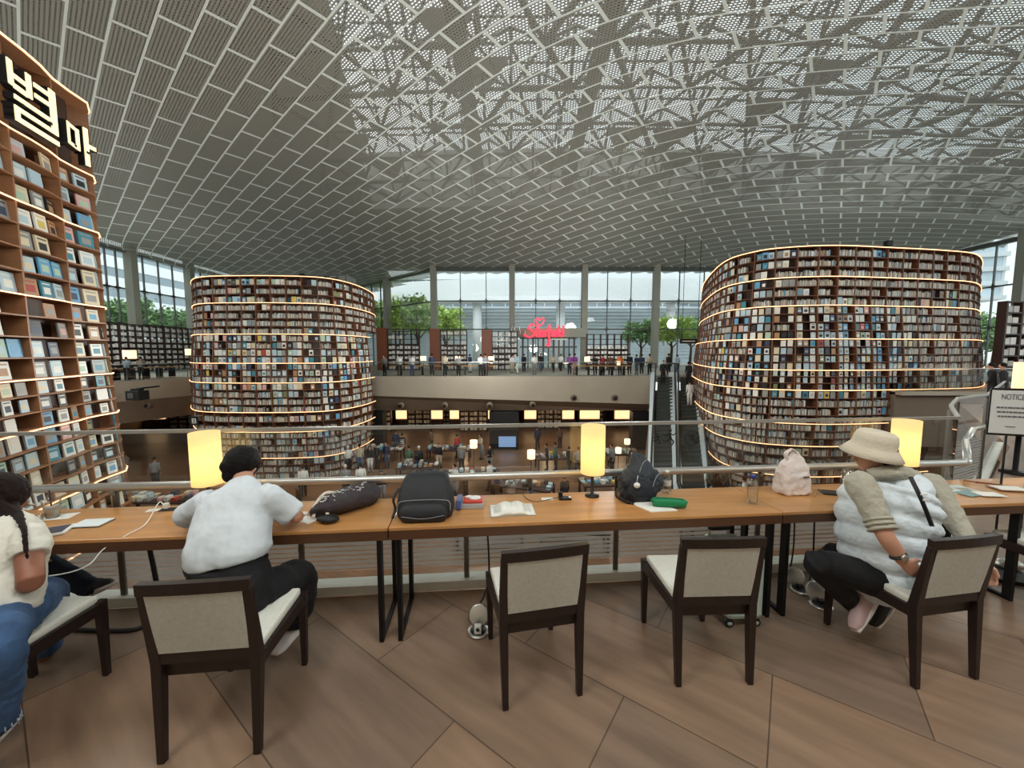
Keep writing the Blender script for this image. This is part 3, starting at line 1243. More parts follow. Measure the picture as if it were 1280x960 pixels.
# ------------------------------------------------------------------ freestanding racks and the side wall shelves
def rack(loc, rz, w, h, ncol, nrow, label, openness=0.0, side=True, cat='bookcase', group=None, lower_rows=None, seed=1):
    rnd = random.Random(seed)
    r = thing('display_rack', label, cat, loc, rz, group)
    m_ = MB()
    d = .36
    for k in range(ncol + 1):
        m_.box((-w / 2 + w * k / ncol, 0, h / 2), (.09, d, h), M['darkwood'])
    m_.build('frame', r)
    m_ = MB()
    for k in range(nrow + 1):
        m_.box((0, 0, .08 + (h - .12) * k / nrow), (w, d, .06), M['darkwood'])
    m_.build('shelf', r)
    if side:
        m_ = MB()
        m_.box((-w / 2 - .55, 0, h / 2 + .05), (1.0, .5, h + .1), M['rackwood'])
        m_.build('side_panel', r)
    m_ = MB()
    m_.box((0, .19, h * .33), (w, .02, h * .62), M['darkwood'])
    m_.build('back_panel', r)
    c, s_ = math.cos(rz), math.sin(rz)
    t = Vector((c, s_, 0))
    nrm = Vector((s_, -c, 0))
    for k in range(ncol):
        for j in range(nrow):
            if rnd.random() < openness and j > nrow * .6:
                continue
            x = -w / 2 + w * (k + .5) / ncol
            z = .12 + (h - .12) * j / nrow
            v = rnd.uniform(.5, .9)
            o = Vector(loc) + t * x + nrm * .05 + Vector((0, 0, z))
            cw = w / ncol
            for q in (-1, 1):
                v = rnd.uniform(.5, .95)
                stuff_box(o + t * (q * cw * .21), t, nrm, cw * .34, .1, (h / nrow) * rnd.uniform(.45, .68), (v, v * .98, v * .93))
    return r


rack(Vector((fx(506) * .90, 38.5, 0)), .04, 3.1, 4.1, 4, 8, 'dark slatted display rack with one brown side panel beside the middle bookcase tower', .8, seed=3)
rack(Vector((fx(568) * .90, 38.5, 0)), .04, 2.6, 4.0, 4, 8, 'dark display rack with a brown side panel standing in front of the grey column', .6, seed=4)
rack(Vector((fx(631) * .90, 38.5, 0)), .04, 2.5, 3.9, 4, 7, 'reddish display rack standing beside the entrance doors', .1, seed=5)
rack(Vector((fx(758) * .90, 38.5, 0)), 0, 4.1, 3.6, 6, 7, 'open black display rack with white boxes between doors and escalators', .95, side=False, seed=6)
for k in range(5):
    rack(Vector((-34.3, 31.5 + k * 4.3, 0)), PI / 2, 4.2, 4.3, 6, 8, 'dark wall rack of pale books along the side balcony, %s from the near end' % ORD[k], 0.0, side=False, seed=20 + k, group='wall racks along the side balcony')
rack(Vector((24.6, 18.6, 0)), .1, 2.6, 4.2, 3, 8, 'black and white display rack at the right window behind the notice sign', 0, side=False, seed=31)
# shop fittings in the lower hall
for k, (px, w_) in enumerate([(478, 1.6), (520, 2.2), (556, 1.8), (592, 2.6), (688, 2.4), (745, 2.6), (800, 1.6), (215, 2.6), (170, 2.2)]):
    p = P(px, 520, 35.5)
    rack(Vector((p.x, 35.5 + (k % 3) * 1.2, LOW)), 0, w_, 2.9, 3, 6, 'low-level shop shelf under the balcony, %s along the shop row' % ORD[k], 0, side=False, seed=40 + k, group='shop shelves under the far balcony')


# ================================================================== OUTSIDE
mb = MB()
mb.box((3, 112, -0.08), (400, 100, 0.1), M['pave'])
mb.box((-117, 30, -0.08), (161.6, 64, 0.1), M['pave'])
mb.box((123, 30, -0.08), (161.6, 64, 0.1), M['pave'])
struct(mb.build('ground'))


def facade(loc, rz, w, h, floors, label, glass, wall, name='office_building', band=0.45):
    b = thing(name, label, 'building', loc, rz)
    m_ = MB()
    m_.box((0, 6, h / 2), (w, 12, h), glass)
    m_.build('glazed_body', b)
    m_ = MB()
    fh = h / floors
    for k in range(floors + 1):
        m_.box((0, 5.8, k * fh), (w + .6, 12.6, fh * band), wall)
    m_.build('wall', b)
    m_ = MB()
    n_ = int(w / 2.4)
    for k in range(n_ + 1):
        m_.box((-w / 2 + w * k / n_, -.1, h / 2), (.16, .3, h), wall)
    m_.build('mullion_line', b)
    return b


bx = fx(600)
facade((6, 72, 0), 0, 92, 32, 8, 'pale office building with window bands seen through the far glass wall', M['bdark'], M['bwhite'], band=.5)
cn_ = thing('entrance_canopy', 'broad white concrete canopy on tall white columns outside the far glass wall', 'canopy', (0, 0, 0))
mb = MB()
cv = catmull([(-22, 64, 0), (-10, 60.5, 0), (8, 59, 0), (30, 60, 0), (52, 64, 0)], 8)
for a_, b_ in zip(cv, cv[1:]):
    mb.add([(a_.x, a_.y, 9.6), (b_.x, b_.y, 9.6), (b_.x, b_.y, 12.9), (a_.x, a_.y, 12.9), (a_.x, a_.y + 3.2, 9.6), (b_.x, b_.y + 3.2, 9.6), (b_.x, b_.y + 3.2, 12.9), (a_.x, a_.y + 3.2, 12.9)],
           [(0, 1, 2, 3), (0, 4, 5, 1), (3, 2, 6, 7)], M['bwhite'])
mb.build('canopy_slab', cn_)
for px in (597, 700, 836, 905):
    mb = MB()
    x = (px - 640) / 480 * 62
    mb.lathe([(.75, 0), (.7, 9.7)], (x, 62, 0), M['bwhite'], 16)
    mb.build('column', cn_)
lv = thing('louvred_facade', 'blue grey louvred glass front behind the white columns', 'facade', (6, 67, 0))
mb = MB()
mb.box((0, 0, 4.8), (70, .4, 9.6), M['bglass2'])
mb.build('glazing', lv)
mb = MB()
for k in range(16):
    mb.box((0, -.3, .9 + k * .56), (70, .2, .05), M['bwhite'])
mb.build('louvre_slats', lv)
facade((-78, 40, 0), -PI / 2, 90, 30, 9, 'white banded building seen beyond the side window above the trees', M['bdark'], M['bwhite'], band=.55)
facade((78, 34, 0), PI / 2 - .25, 34, 60, 18, 'tall blue glass tower outside the right window', M['bglass2'], M['bwhite'], 'glass_tower', .1)
facade((66, 56, 9), PI / 2 - .3, 9, 15, 8, 'small pale block seen in the gap beside the widest bookcase tower', M['bglass2'], M['bwhite'], 'office_building', .3)


def tree(x, y, h, r, leafm, label, seed, z0=-.03):
    rnd = random.Random(seed)
    t_ = thing('tree', label, 'tree', (x, y, z0), 0, 'trees outside the glass walls')
    m_ = MB()
    m_.tube([(0, 0, 0), (.1, 0, h * .35), (-.1, .1, h * .6), (0, 0, h * .85)], [.22, .16, .11, .04], M['bark'], 8)
    for k in range(7):
        a = k * 2.4
        m_.tube([(0, 0, h * (.35 + .05 * k)), (math.cos(a) * r * .35, math.sin(a) * r * .35, h * (.5 + .05 * k)), (math.cos(a) * r * .7, math.sin(a) * r * .7, h * (.58 + .05 * k))], [.09, .06, .02], M['bark'], 5)
    m_.build('trunk', t_)
    m_ = MB()
    for c in range(26):
        a, e = rnd.uniform(0, 2 * PI), rnd.uniform(-.5, 1)
        rr = rnd.uniform(.35, .95) * r
        cc = Vector((math.cos(a) * rr, math.sin(a) * rr, h * .68 + e * h * .3 * (1 - .4 * rr / r)))
        for q in range(90):
            v = Vector((rnd.gauss(0, 1), rnd.gauss(0, 1), rnd.gauss(0, .6))).normalized() * rnd.uniform(.2, 1.0) * r * .38
            p = cc + v
            s_ = rnd.uniform(.16, .32)
            ax = Vector((rnd.gauss(0, 1), rnd.gauss(0, 1), rnd.gauss(0, 1))).normalized() * s_
            bx_ = ax.cross(Vector((rnd.gauss(0, 1), rnd.gauss(0, 1), rnd.gauss(0, 1)))).normalized() * s_ * .6
            m_.add([p - ax, p + bx_, p + ax, p - bx_], [(0, 1, 2, 3)], leafm)
    m_.build('crown', t_)


tr_spots = [(480, 54, 9.5, 3.4, 'leaf', 'lime green tree outside, beside the middle bookcase tower'),
            (522, 50, 9.0, 3.2, 'leaf', 'lime green tree outside behind the first display rack'),
            (556, 54, 8.2, 2.8, 'leaf', 'thin lime tree outside just beyond the first grey window column'),
            (500, 62, 10, 4, 'leaf', 'lime tree furthest back behind the middle bookcase tower'),
            (800, 52, 6.2, 2.4, 'leafd', 'light green tree outside to the entrance side of the last grey column'),
            (838, 50, 6.4, 2.6, 'leaf', 'round light green tree outside above the escalators'),
            (862, 54, 6.6, 2.8, 'leafd', 'green tree outside partly behind the widest bookcase tower')]
for k, (px, Y, h, r, lm, lb) in enumerate(tr_spots):
    tree((px - 640) / 480 * Y, Y, h, r, M[lm], lb, 50 + k)
for k, (x, y, h) in enumerate([(-43, 33, 8), (-44, 38, 7.5), (-43, 43.5, 8), (-44, 49, 7.6), (-43, 55, 8)]):
    tree(x, y, h, 3.1, M['leafd'], 'dark green tree behind the side window, %s along from the near tower' % ORD[k], 70 + k)
for k, (x, y, h, lb) in enumerate([(60, 48, 7, 'dark tree in the gap beside the widest bookcase tower'), (55, 43, 4.5, 'low bushy tree in front of the blue glass tower')]):
    tree(x, y, h, 3.2, M['leafd'], lb, 80 + k)

# ================================================================== HALL FITTINGS
# escalators
TOPY, BOTY = 28.0, 18.6
def esc(pl_t, pr_t, pl_b, pr_b, label):
    """one flight between two sloping balustrades"""
    e = thing('escalator', label, 'escalator')
    tl, tr_ = P(pl_t, 472, TOPY), P(pr_t, 472, TOPY)
    bl, br_ = P(pl_b, 600, BOTY), P(pr_b, 600, BOTY)
    tl.z = tr_.z = 0
    bl.z = br_.z = LOW
    m_ = MB()
    N = 30
    for k in range(N):
        f0, f1 = k / N, (k + 1) / N
        a, b = tl.lerp(bl, f0), tr_.lerp(br_, f0)
        c, d = tl.lerp(bl, f1), tr_.lerp(br_, f1)
        z = a.z
        zz = c.z
        m_.add([(a.x, a.y, z), (b.x, b.y, z), (d.x, d.y, z), (c.x, c.y, z), (c.x, c.y, zz), (d.x, d.y, zz)], [(0, 1, 2, 3), (3, 2, 5, 4)], M['escstep'])
        m_.add([(c.x, c.y - .012, z - .03), (d.x, d.y - .012, z - .03), (d.x, d.y - .012, z + .0), (c.x, c.y - .012, z + .0)], [(0, 1, 2, 3)], M['inoxd'])
    m_.build('steps', e)
    for (a, b, s_) in ((tl, bl, -1), (tr_, br_, 1)):
        o_ = Vector((s_ * .16, 0, 0))
        m_ = MB()
        m_.bar(a + o_ + Vector((0, .6, .12)), b + o_ + Vector((0, 0, .12)), .30, .42, M['escside'])
        m_.build('skirt_panel', e)
        m_ = MB()
        up = Vector((0, 0, .95))
        m_.tube([a + o_ + up + Vector((0, 1.2, 0)), a + o_ + up, b + o_ + up, b + o_ + up + Vector((-.3, -1.0, 0)), b + o_ + Vector((-.35, -1.2, .5))], .055, M['black'], 6)
        m_.build('handrail', e)
        m_ = MB()
        m_.add([a + o_ + Vector((0, 0, .25)), b + o_ + Vector((0, 0, .25)), b + o_ + Vector((0, 0, .92)), a + o_ + Vector((0, 0, .92))], [(0, 1, 2, 3)], M['bglass'])
        m_.build('glass_balustrade', e)
    m_ = MB()
    m_.add([tl + Vector((-.3, 0, -.1)), tr_ + Vector((.3, 0, -.1)), br_ + Vector((.3, 0, -.1)), bl + Vector((-.3, 0, -.1)),
            tl + Vector((-.3, 0, -1.0)), tr_ + Vector((.3, 0, -1.0)), br_ + Vector((.3, .9, -.1)), bl + Vector((-.3, .9, -.1))],
           [(4, 5, 6, 7), (0, 4, 7, 3), (1, 2, 6, 5)], M['soffit'])
    m_.build('truss_casing', e)
M['escstep'] = mat('escalator_step', srgb(66, 74, 72), .5)
M['escside'] = mat('escalator_side', srgb(214, 226, 232), .4)
esc(822, 840, 817, 843, 'escalator nearer the beige fascia, with a rider near its top')
esc(850, 869, 854, 884, 'escalator beside the widest bookcase tower, with two riders')
# bridge and fascia beyond the widest tower
mb = MB()
p = P(1215, 520, 17.5)
mb.box((21.2, 17.6, -1.3), (7.4, .3, 2.55), M['soffit'])
mb.box((21.2, 17.4, -.06), (7.4, .6, .16), M['fascia'])
struct(mb.build('wall_side_bridge'))
mb = MB()
mb.box((24.9, 21.0, -.2), (15, 6.6, .36), M['floor'])
struct(mb.build('floor_side_bridge'))
# black screens / pillars in the shop row
for k, (px, w_, lb) in enumerate([(630, 2.2, 'tall black pillar with a lit blue picture low on it in the lower hall'), (812, 2.6, 'dark pillar beneath the balcony next to the escalators'), (466, 1.6, 'dark pillar beneath the balcony beside the middle bookcase tower')]):
    s_ = thing('hall_pillar', lb, 'pillar', ((px - 640) / 480 * 29.0, 29.0, LOW))
    m_ = MB()
    m_.box((0, 0, 1.46), (w_, .9, 2.92), M['black'])
    m_.build('casing', s_, bevel=.02)
    if k == 0:
        m_ = MB()
        m_.box((.25, -.47, .65), (1.3, .04, .8), mat('blue_screen', (.2, .3, .5), .4, emit=srgb(110, 140, 180), es=.8))
        m_.build('screen', s_)
# warm shop light panels
wm = mat('warm_shop_light', (1, .8, .5), .5, emit=(1.0, .66, .34), es=1.3)
for k, px in enumerate([506, 540, 574, 602, 668, 706, 738, 782, 190, 222]):
    q = thing('light_box', 'glowing warm light box on the shop wall under the balcony, %s of the row' % ORD[k], 'light box', ((px - 640) / 480 * 37.2, 37.2, LOW))
    m_ = MB()
    m_.box((0, 0, 1.5), (1.9, .2, 1.2), wm)
    m_.build('lit_panel', q)
    m_ = MB()
    m_.box((0, .12, 1.5), (2.05, .2, 1.35), M['rackwood'])
    m_.box((0, 0, .42), (2.05, .5, .84), M['darkwood'])
    m_.build('cabinet', q)


def book_table(x, y, rz, w, d, label, seed, z0=LOW):
    rnd = random.Random(seed)
    t_ = thing('display_table', label, 'table', (x, y, z0), rz, 'book tables in the lower hall')
    m_ = MB()
    m_.box((0, 0, .74), (w, d, .08), M['darkwood'])
    m_.build('tabletop', t_)
    for sx in (-1, 1):
        for sy in (-1, 1):
            m_ = MB()
            m_.box((sx * (w / 2 - .08), sy * (d / 2 - .08), .35), (.1, .1, .7), M['darkwood'])
            m_.build('leg', t_)
    c, s_ = math.cos(rz), math.sin(rz)
    t = Vector((c, s_, 0))
    nrm = Vector((s_, -c, 0))
    for i in range(int(w / .3)):
        for j in range(int(d / .34)):
            if rnd.random() < .2:
                continue
            o = Vector((x, y, z0 + .78)) + t * (-w / 2 + .15 + i * .3) + nrm * (-d / 2 + .17 + j * .34)
            col = BC[rnd.choices(BK, BWT)[0]]
            a = rz + rnd.uniform(-.2, .2)
            stuff_box(o, Vector((math.cos(a), math.sin(a), 0)), Vector((math.sin(a), -math.cos(a), 0)), .2, .27, rnd.uniform(.02, .22), col)
    return t_


HT = [(588, 20.5, .1, 3.2, 1.4), (655, 18.8, -.35, 3.0, 1.2), (520, 22, .1, 2.4, 1.2), (760, 19.2, .1, 2.6, 1.2), (700, 24, .1, 3, 1.2), (480, 26, 0, 2.4, 1.1),
      (560, 26, 0, 3, 1.1), (780, 25, 0, 2.2, 1.2), (610, 14.5, .15, 2.6, 1.2), (720, 14.2, -.1, 2.6, 1.2), (430, 15.0, .1, 2.4, 1.1), (900, 14.5, 0, 2.2, 1.1), (185, 17, 0, 3, 1.1), (300, 14.6, .2, 2.4, 1.1)]
TL = ['with a lit lamp, left of the black pillar', 'with a lit lamp, right of the black pillar', 'near the middle bookcase tower', 'under the small lit lamps before the escalators', 'close to the shop row, right of the black pillar',
      'furthest, next to the dark pillar by the middle tower', 'close to the shop row, left of the black pillar', 'close to the shop row near the escalators', 'just below the rail behind the open book',
      'just below the rail behind the desk lamp', 'just below the rail behind the tote bag', 'just below the rail behind the white paper bag', 'in the dark area between near and middle towers', 'just below the rail behind the seated reader in white']
for k, (px, Y, rz, w_, d_) in enumerate(HT):
    book_table((px - 640) / 480 * Y, Y, rz, w_, d_, 'dark display table of stacked books ' + TL[k], 100 + k)


def lamp_small(loc, r, h, stem, label, group='small table lamps in the hall', colr=(1.0, .74, .44), es=1.1):
    l_ = thing('table_lamp', label, 'lamp', loc, 0, group)
    m_ = MB()
    m_.lathe([(r, stem), (r, stem + h), (r * .97, stem + h), (r * .97, stem)], (0, 0, 0), mat('small_shade_%d' % int(colr[1] * 100), (1, .9, .7), .8, emit=colr, es=es), 14, caps=False)
    m_.lathe([(r * .96, stem + h * .5), (.01, stem + h * .5)], (0, 0, 0), MATS['small_shade_%d' % int(colr[1] * 100)], 14)
    m_.build('lamp_shade', l_)
    m_ = MB()
    m_.lathe([(r * .6, 0), (r * .6, .02), (.02, .03), (.02, stem + h * .5)], (0, 0, 0), M['blackmetal'], 10)
    m_.build('base', l_)
    return l_


def lamp_at(px, py, Y, r, h, z, label, **k):
    """shade centre at the pixel; stands on level z"""
    q = P(px, py, Y)
    lamp_small((q.x, Y, z), r, h, q.z - z - h / 2, label, **k)


zt = LOW + .78
lamp_at(592, 555, 20.5, .20, .42, zt, 'small lit lamp on the book table left of the black pillar')
lamp_at(664, 568, 18.8, .20, .42, zt, 'small lit lamp on the slanted book table right of the black pillar')
lamp_at(773, 563, 19.2, .15, .28, zt, 'small lit lamp just above the dark rucksack, lower of two')
lamp_at(784, 552, 19.6, .15, .26, zt, 'small lit lamp just above the dark rucksack, upper of two')
lamp_at(529, 448, 30.0, .24, .34, .75, 'small lit lamp on the far balcony in the gap between the first two display racks')
lamp_at(572, 448, 30.0, .20, .36, .75, 'small lit lamp on the far balcony before the second display rack')
lamp_at(614, 448, 30.0, .24, .28, .75, 'small lit lamp on the far balcony before the reddish display rack')
lamp_at(734, 449, 30.0, .22, .40, .75, 'small lit lamp on the far balcony just beyond the entrance doors')
lamp_at(773, 454, 30.0, .16, .30, .75, 'small lit lamp on the far balcony at the open black rack')
lamp_at(162, 443, 25.0, .34, .55, .75, 'lit lamp on the side balcony nearest the projector')
lamp_at(236, 440, 30.0, .24, .5, .75, 'lit yellow lamp on the side balcony next to the middle tower')
# counters along the balcony rails
def counter(a, b, label):
    a, b = Vector(a), Vector(b)
    t_ = thing('balcony_counter', label, 'counter')
    m_ = MB()
    m_.bar((a.x, a.y, .72), (b.x, b.y, .72), .7, .06, M['table'])
    m_.build('counter_top', t_)
    n_ = 5
    for k in range(n_):
        p = a.lerp(b, (k + .5) / n_)
        m_ = MB()
        m_.box((p.x, p.y, .345), (.08, .5, .69), M['blackmetal'])
        m_.build('leg', t_)
counter((-9.5, 30.0), (-1.2, 30.0), 'long wooden counter with lamps behind the far balcony railing')
counter((4.6, 30.0), (9.2, 30.0), 'short wooden counter between entrance doors and escalators on the far balcony')
counter((-25.3, 24.0), (-24.9, 28.6), 'wooden counter along the side balcony railing')
# projector on the side fascia
pj = thing('projector', 'black projector on a bracket on the side balcony fascia', 'projector', P(172, 494, 22.2))
m_ = MB(); m_.box((0, 0, 0), (.75, .7, .55), M['black']); m_.box((-.05, -.36, 0), (.3, .1, .3), M['inoxd']); m_.build('housing', pj, bevel=.03)
m_ = MB(); m_.bar((-.3, .3, .35), (.0, 1.4, .4), .09, .09, M['blackmetal']); m_.box((0, 0, .33), (.5, .3, .1), M['blackmetal']); m_.build('bracket', pj)
# hanging black sign near escalators
hs = thing('hanging_sign', 'black direction sign with a white line of text beside the widest bookcase tower', 'sign', (P(862, 426.5, 30).x, 30, P(862, 426.5, 30).z))
m_ = MB(); m_.box((0, 0, 0), (1.5, .1, .36), M['black']); m_.build('board', hs)
m_ = MB(); m_.box((-.1, -.06, 0), (1.0, .02, .07), M['white']); m_.build('text_line', hs)
m_ = MB(); m_.bar((-.6, 0, .18), (-.6, 0, 8), .03, .03, M['blackmetal']); m_.bar((.6, 0, .18), (.6, 0, 8), .03, .03, M['blackmetal']); m_.build('hanger', hs)
# B mark on the middle tower
q = planB.S(planB.u_of(*px_plan([(251, 22.9)])[0]), -2.35, .50)
bm = thing('letter_plate', 'small black plate with a white letter B on the middle bookcase tower', 'sign', P(243, 526, 22.2))
m_ = MB(); m_.box((0, 0, 0), (.52, .05, .52), M['black']); m_.bar((.2, .05, 0), (.5, .6, 0), .05, .05, M['black']); m_.build('plate', bm)
m_ = MB()
for b_ in [(-.09, 0, .05, .28), (0, .12, .2, .05), (0, 0, .2, .05), (0, -.12, .2, .05), (.09, .06, .05, .1), (.1, -.06, .05, .1)]:
    m_.box((b_[0], -.035, b_[1]), (b_[2], .02, b_[3]), M['white'])
m_.build('letter', bm)
# speakers on tower tops
for k, (px, Y, z, lb) in enumerate([(383, 23.5, sB[0], 'small black floodlight on top of the middle tower, standing alone'), (411, 24.3, sB[0], 'small black floodlight on top of the middle tower, left of a close pair'), (422, 24.8, sB[0], 'small black floodlight on top of the middle tower, right of a close pair'), (905, 22, sC[0], 'small black floodlight at the curved corner on top of the widest tower'), (1098, 18.6, sC[0], 'small black floodlight on top of the widest tower above its straight front')]):
    s_ = thing('floodlight', lb, 'floodlight', ((px - 640) / 480 * Y, Y, z + .07))
    m_ = MB(); m_.box((0, 0, .28), (.28, .22, .24), M['black']); m_.build('head', s_, bevel=.02)
    m_ = MB(); m_.box((0, 0, .08), (.06, .06, .18), M['blackmetal']); m_.box((0, 0, .01), (.2, .2, .02), M['blackmetal']); m_.build('bracket', s_)
sp = thing('equipment_box', 'grey service enclosure on the roof of the middle bookcase tower', 'equipment', ((412 - 640) / 480 * 26, 26, sB[0] + .07))
m_ = MB(); m_.box((0, 0, .35), (3.4, 1.6, .7), M['steel']); m_.build('casing', sp, bevel=.04)
m_ = MB()
for k in range(6): m_.box((-1.4 + k * .56, -.82, .35), (.4, .04, .5), M['column'])
m_.build('grille', sp)
# orange lit kiosk in the lower hall
ok = thing('orange_kiosk', 'glowing orange kiosk in the lower hall seen below the side bridge', 'kiosk', ((1181 - 640) / 480 * 14.5, 14.5, LOW))
om = mat('orange_panel', srgb(200, 110, 40), .5, emit=srgb(230, 120, 40), es=.45)
m_ = MB(); m_.box((0, 0, 1.2), (.85, .85, 2.4), om); m_.build('lit_body', ok, bevel=.03)
m_ = MB(); m_.box((0, 0, 2.44), (.95, .95, .1), M['darkwood']); m_.box((0, 0, .05), (.95, .95, .1), M['darkwood']); m_.build('frame', ok)

# ================================================================== RAIL IN FRONT OF THE TABLES
def s_at(px, t, z):
    """distance along the table line that shows at column px"""
    lo, hi = -6.0, 9.0
    def f(s):
        p = T(s, t, z)
        d = p.y * math.cos(TH) + (EYE - z) * math.sin(TH)
        return 640 + 480 * p.x / d
    for _ in range(50):
        m_ = (lo + hi) / 2
        if f(m_) < px:
            lo = m_
        else:
            hi = m_
    return (lo + hi) / 2


RT = 0.57
rail = thing('glass_railing', 'glass railing with steel top edge and round handrail behind the long tables', 'railing', T(0, RT, 0))
ro = T(0, RT, 0)
R0 = lambda p: Vector(p) - ro
posts = [s_at(p, RT, .4) for p in (154, 378, 583, 769, 945, 1120)]
c1 = T(4.60, RT)
path = [T(-5.2, RT), c1, Vector((4.55, 3.95, 0)), Vector((5.4, 4.62, 0)), Vector((6.2, 4.98, 0)), Vector((9.4, 7.3, 0))]
segs = [(-5.2, posts[0] - 1.35)] + [(posts[0] - 1.35, posts[0])] + list(zip(posts, posts[1:])) + [(posts[-1], 4.60)]
for a, b in segs:
    m_ = MB()
    pa, pb = R0(T(a + .006, RT)), R0(T(b - .006, RT))
    n_ = E2 * .005
    m_.add([pa - n_ + Vector((0, 0, .05)), pb - n_ + Vector((0, 0, .05)), pb - n_ + Vector((0, 0, 1.235)), pa - n_ + Vector((0, 0, 1.235))], [(0, 1, 2, 3)], M['rglass'])
    m_.build('glass_panel', rail)
for a, b in zip(path[1:], path[2:]):
    m_ = MB()
    a_, b_ = R0(a), R0(b)
    m_.add([a_ + Vector((0, 0, .05)), b_ + Vector((0, 0, .05)), b_ + Vector((0, 0, 1.235)), a_ + Vector((0, 0, 1.235))], [(0, 1, 2, 3)], M['rglass'])
    m_.build('glass_panel', rail)
m_ = MB()
for a, b in zip(path, path[1:]):
    m_.bar(R0(a) + Vector((0, 0, 1.245)), R0(b) + Vector((0, 0, 1.245)), .026, .024, mat('rail_cap', srgb(168, 166, 160), .4, .5))
m_.build('top_edge', rail)
m_ = MB()
hp = [R0(T(-5.2, RT - .075, .88)), R0(T(4.58, RT - .075, .88)), R0(T(4.66, RT - .05, .88)), R0((4.68, 3.9, .88)), R0((5.5, 4.52, .88)), R0((6.3, 4.88, .88)), R0((9.5, 7.2, .88))]
for a, b in zip(hp, hp[1:]):
    m_.tube([a, b], .028, M['inox'], 12)
for a in hp[1:-1]:
    m_.ell(a, (.028, .028, .028), M['inox'], 12)
m_.build('handrail', rail)
for s in posts:
    m_ = MB()
    p = R0(T(s, RT, 0))
    m_.box(p + Vector((0, 0, .43)) - E2 * .02, (.038, .014, .84), M['inoxd'], rz=RA)
    m_.bar(R0(T(s, RT - .02, .80)), R0(T(s, RT - .075, .865)), .014, .014, M['inox'])
    m_.build('post', rail)
for a in path[2:-1]:
    m_ = MB()
    m_.box(R0(a) + Vector((0, 0, .6)), (.03, .03, 1.2), M['inoxd'])
    m_.build('post', rail)
m_ = MB()
p0, p1 = T(-5.2, RT - .005), T(4.62, RT - .005)
m_.bar(p0 + Vector((0, 0, .035)), p1 + Vector((0, 0, .035)), .12, .07, M['kerb'])
for a, b in zip(path[1:], path[2:]):
    m_.bar(a + Vector((0, 0, .035)), b + Vector((0, 0, .035)), .12, .07, M['kerb'])
struct(m_.build('trim_1'))
# floor decals on the glass: running figure and no-walking ring
st = thing('glass_stickers', 'black running figure sticker on the rail glass before the first escalator', 'sticker', T(s_at(836, RT, 1.1), RT - .012, 1.12), RA)
m_ = MB()
def fig(m_, ox, oz, k, mtl):
    for a, b, w in (((0, .05), (.012, 0), .016), ((.012, 0), (.04, -.03), .012), ((.04, -.03), (.02, -.06), .010), ((.012, 0), (-.025, -.025), .012), ((-.025, -.025), (-.06, -.015), .010),
                    ((0, .045), (-.035, .02), .009), ((-.035, .02), (-.055, .035), .008), ((0, .045), (.035, .03), .009), ((.035, .03), (.055, .05), .008)):
        m_.bar((ox + a[0] * k, 0, oz + a[1] * k), (ox + b[0] * k, 0, oz + b[1] * k), w * k, .002, mtl, up=(0, 1, 0))
    m_.lathe([(.012 * k, -.001), (.012 * k, .001)], (ox + .006 * k, 0, oz + .072 * k), mtl, 12, mtx=Matrix.Rotation(PI / 2, 3, 'X'))
fig(m_, 0, 0, .9, M['black'])
fig(m_, -.10, -.005, .6, M['black'])
m_.build('print', st)
st = thing('glass_stickers', 'black ring sticker with a crossed figure on the rail glass before the second escalator', 'sticker', T(s_at(864, RT, 1.1), RT - .012, 1.12), RA)
m_ = MB()
m_.tube([(math.cos(a * PI / 12) * .058, 0, math.sin(a * PI / 12) * .058) for a in range(24)], .004, M['black'], 5, closed=True)
m_.bar((-.04, 0, .04), (.04, 0, -.04), .008, .002, M['black'], up=(0, 1, 0))
fig(m_, 0, -.005, .55, M['black'])
m_.build('print', st)

# ================================================================== TABLES
TW, TL_, TH_ = 0.485, 2.56, 0.74


def make_table(s0, label, sframes, L=TL_):
    o0_ = T(s0, 0, 0)
    t_ = thing('reading_table', label, 'table', o0_, RA, 'long wooden reading tables along the railing')
    m_ = MB()
    m_.box((L / 2, TW / 2, TH_ - .011), (L - .006, TW, .022), M['table'])
    m_.build('table_top', t_, bevel=.004)
    m_ = MB()
    m_.box((L / 2, .012, TH_ - .05), (L - .008, .022, .056), M['tedge'])
    m_.box((L / 2, TW - .012, TH_ - .05), (L - .008, .022, .056), M['tedge'])
    m_.box((.012, TW / 2, TH_ - .05), (.02, TW - .05, .056), M['tedge'])
    m_.box((L - .012, TW / 2, TH_ - .05), (.02, TW - .05, .056), M['tedge'])
    m_.build('apron', t_)
    for x in sframes:
        m_ = MB()
        for y in (.035, TW - .06):
            m_.box((x, y, .33), (.026, .05, .66), M['blackmetal'])
        m_.box((x, TW / 2, .0125), (.026, TW - .06, .025), M['blackmetal'])
        m_.box((x, TW / 2, .652), (.026, TW - .06, .025), M['blackmetal'])
        m_.build('leg', t_)


make_table(-2.56, 'wooden reading table under the elbows of the reader in the white T-shirt', [.08, 2.50])
make_table(0.0, 'wooden reading table carrying the open book, lamp and green pencil case', [.055, 2.50])
make_table(2.56, 'wooden reading table in front of the person in the sun hat', [.055, s_at(1249, .1, .3) - 2.56], 2.75)

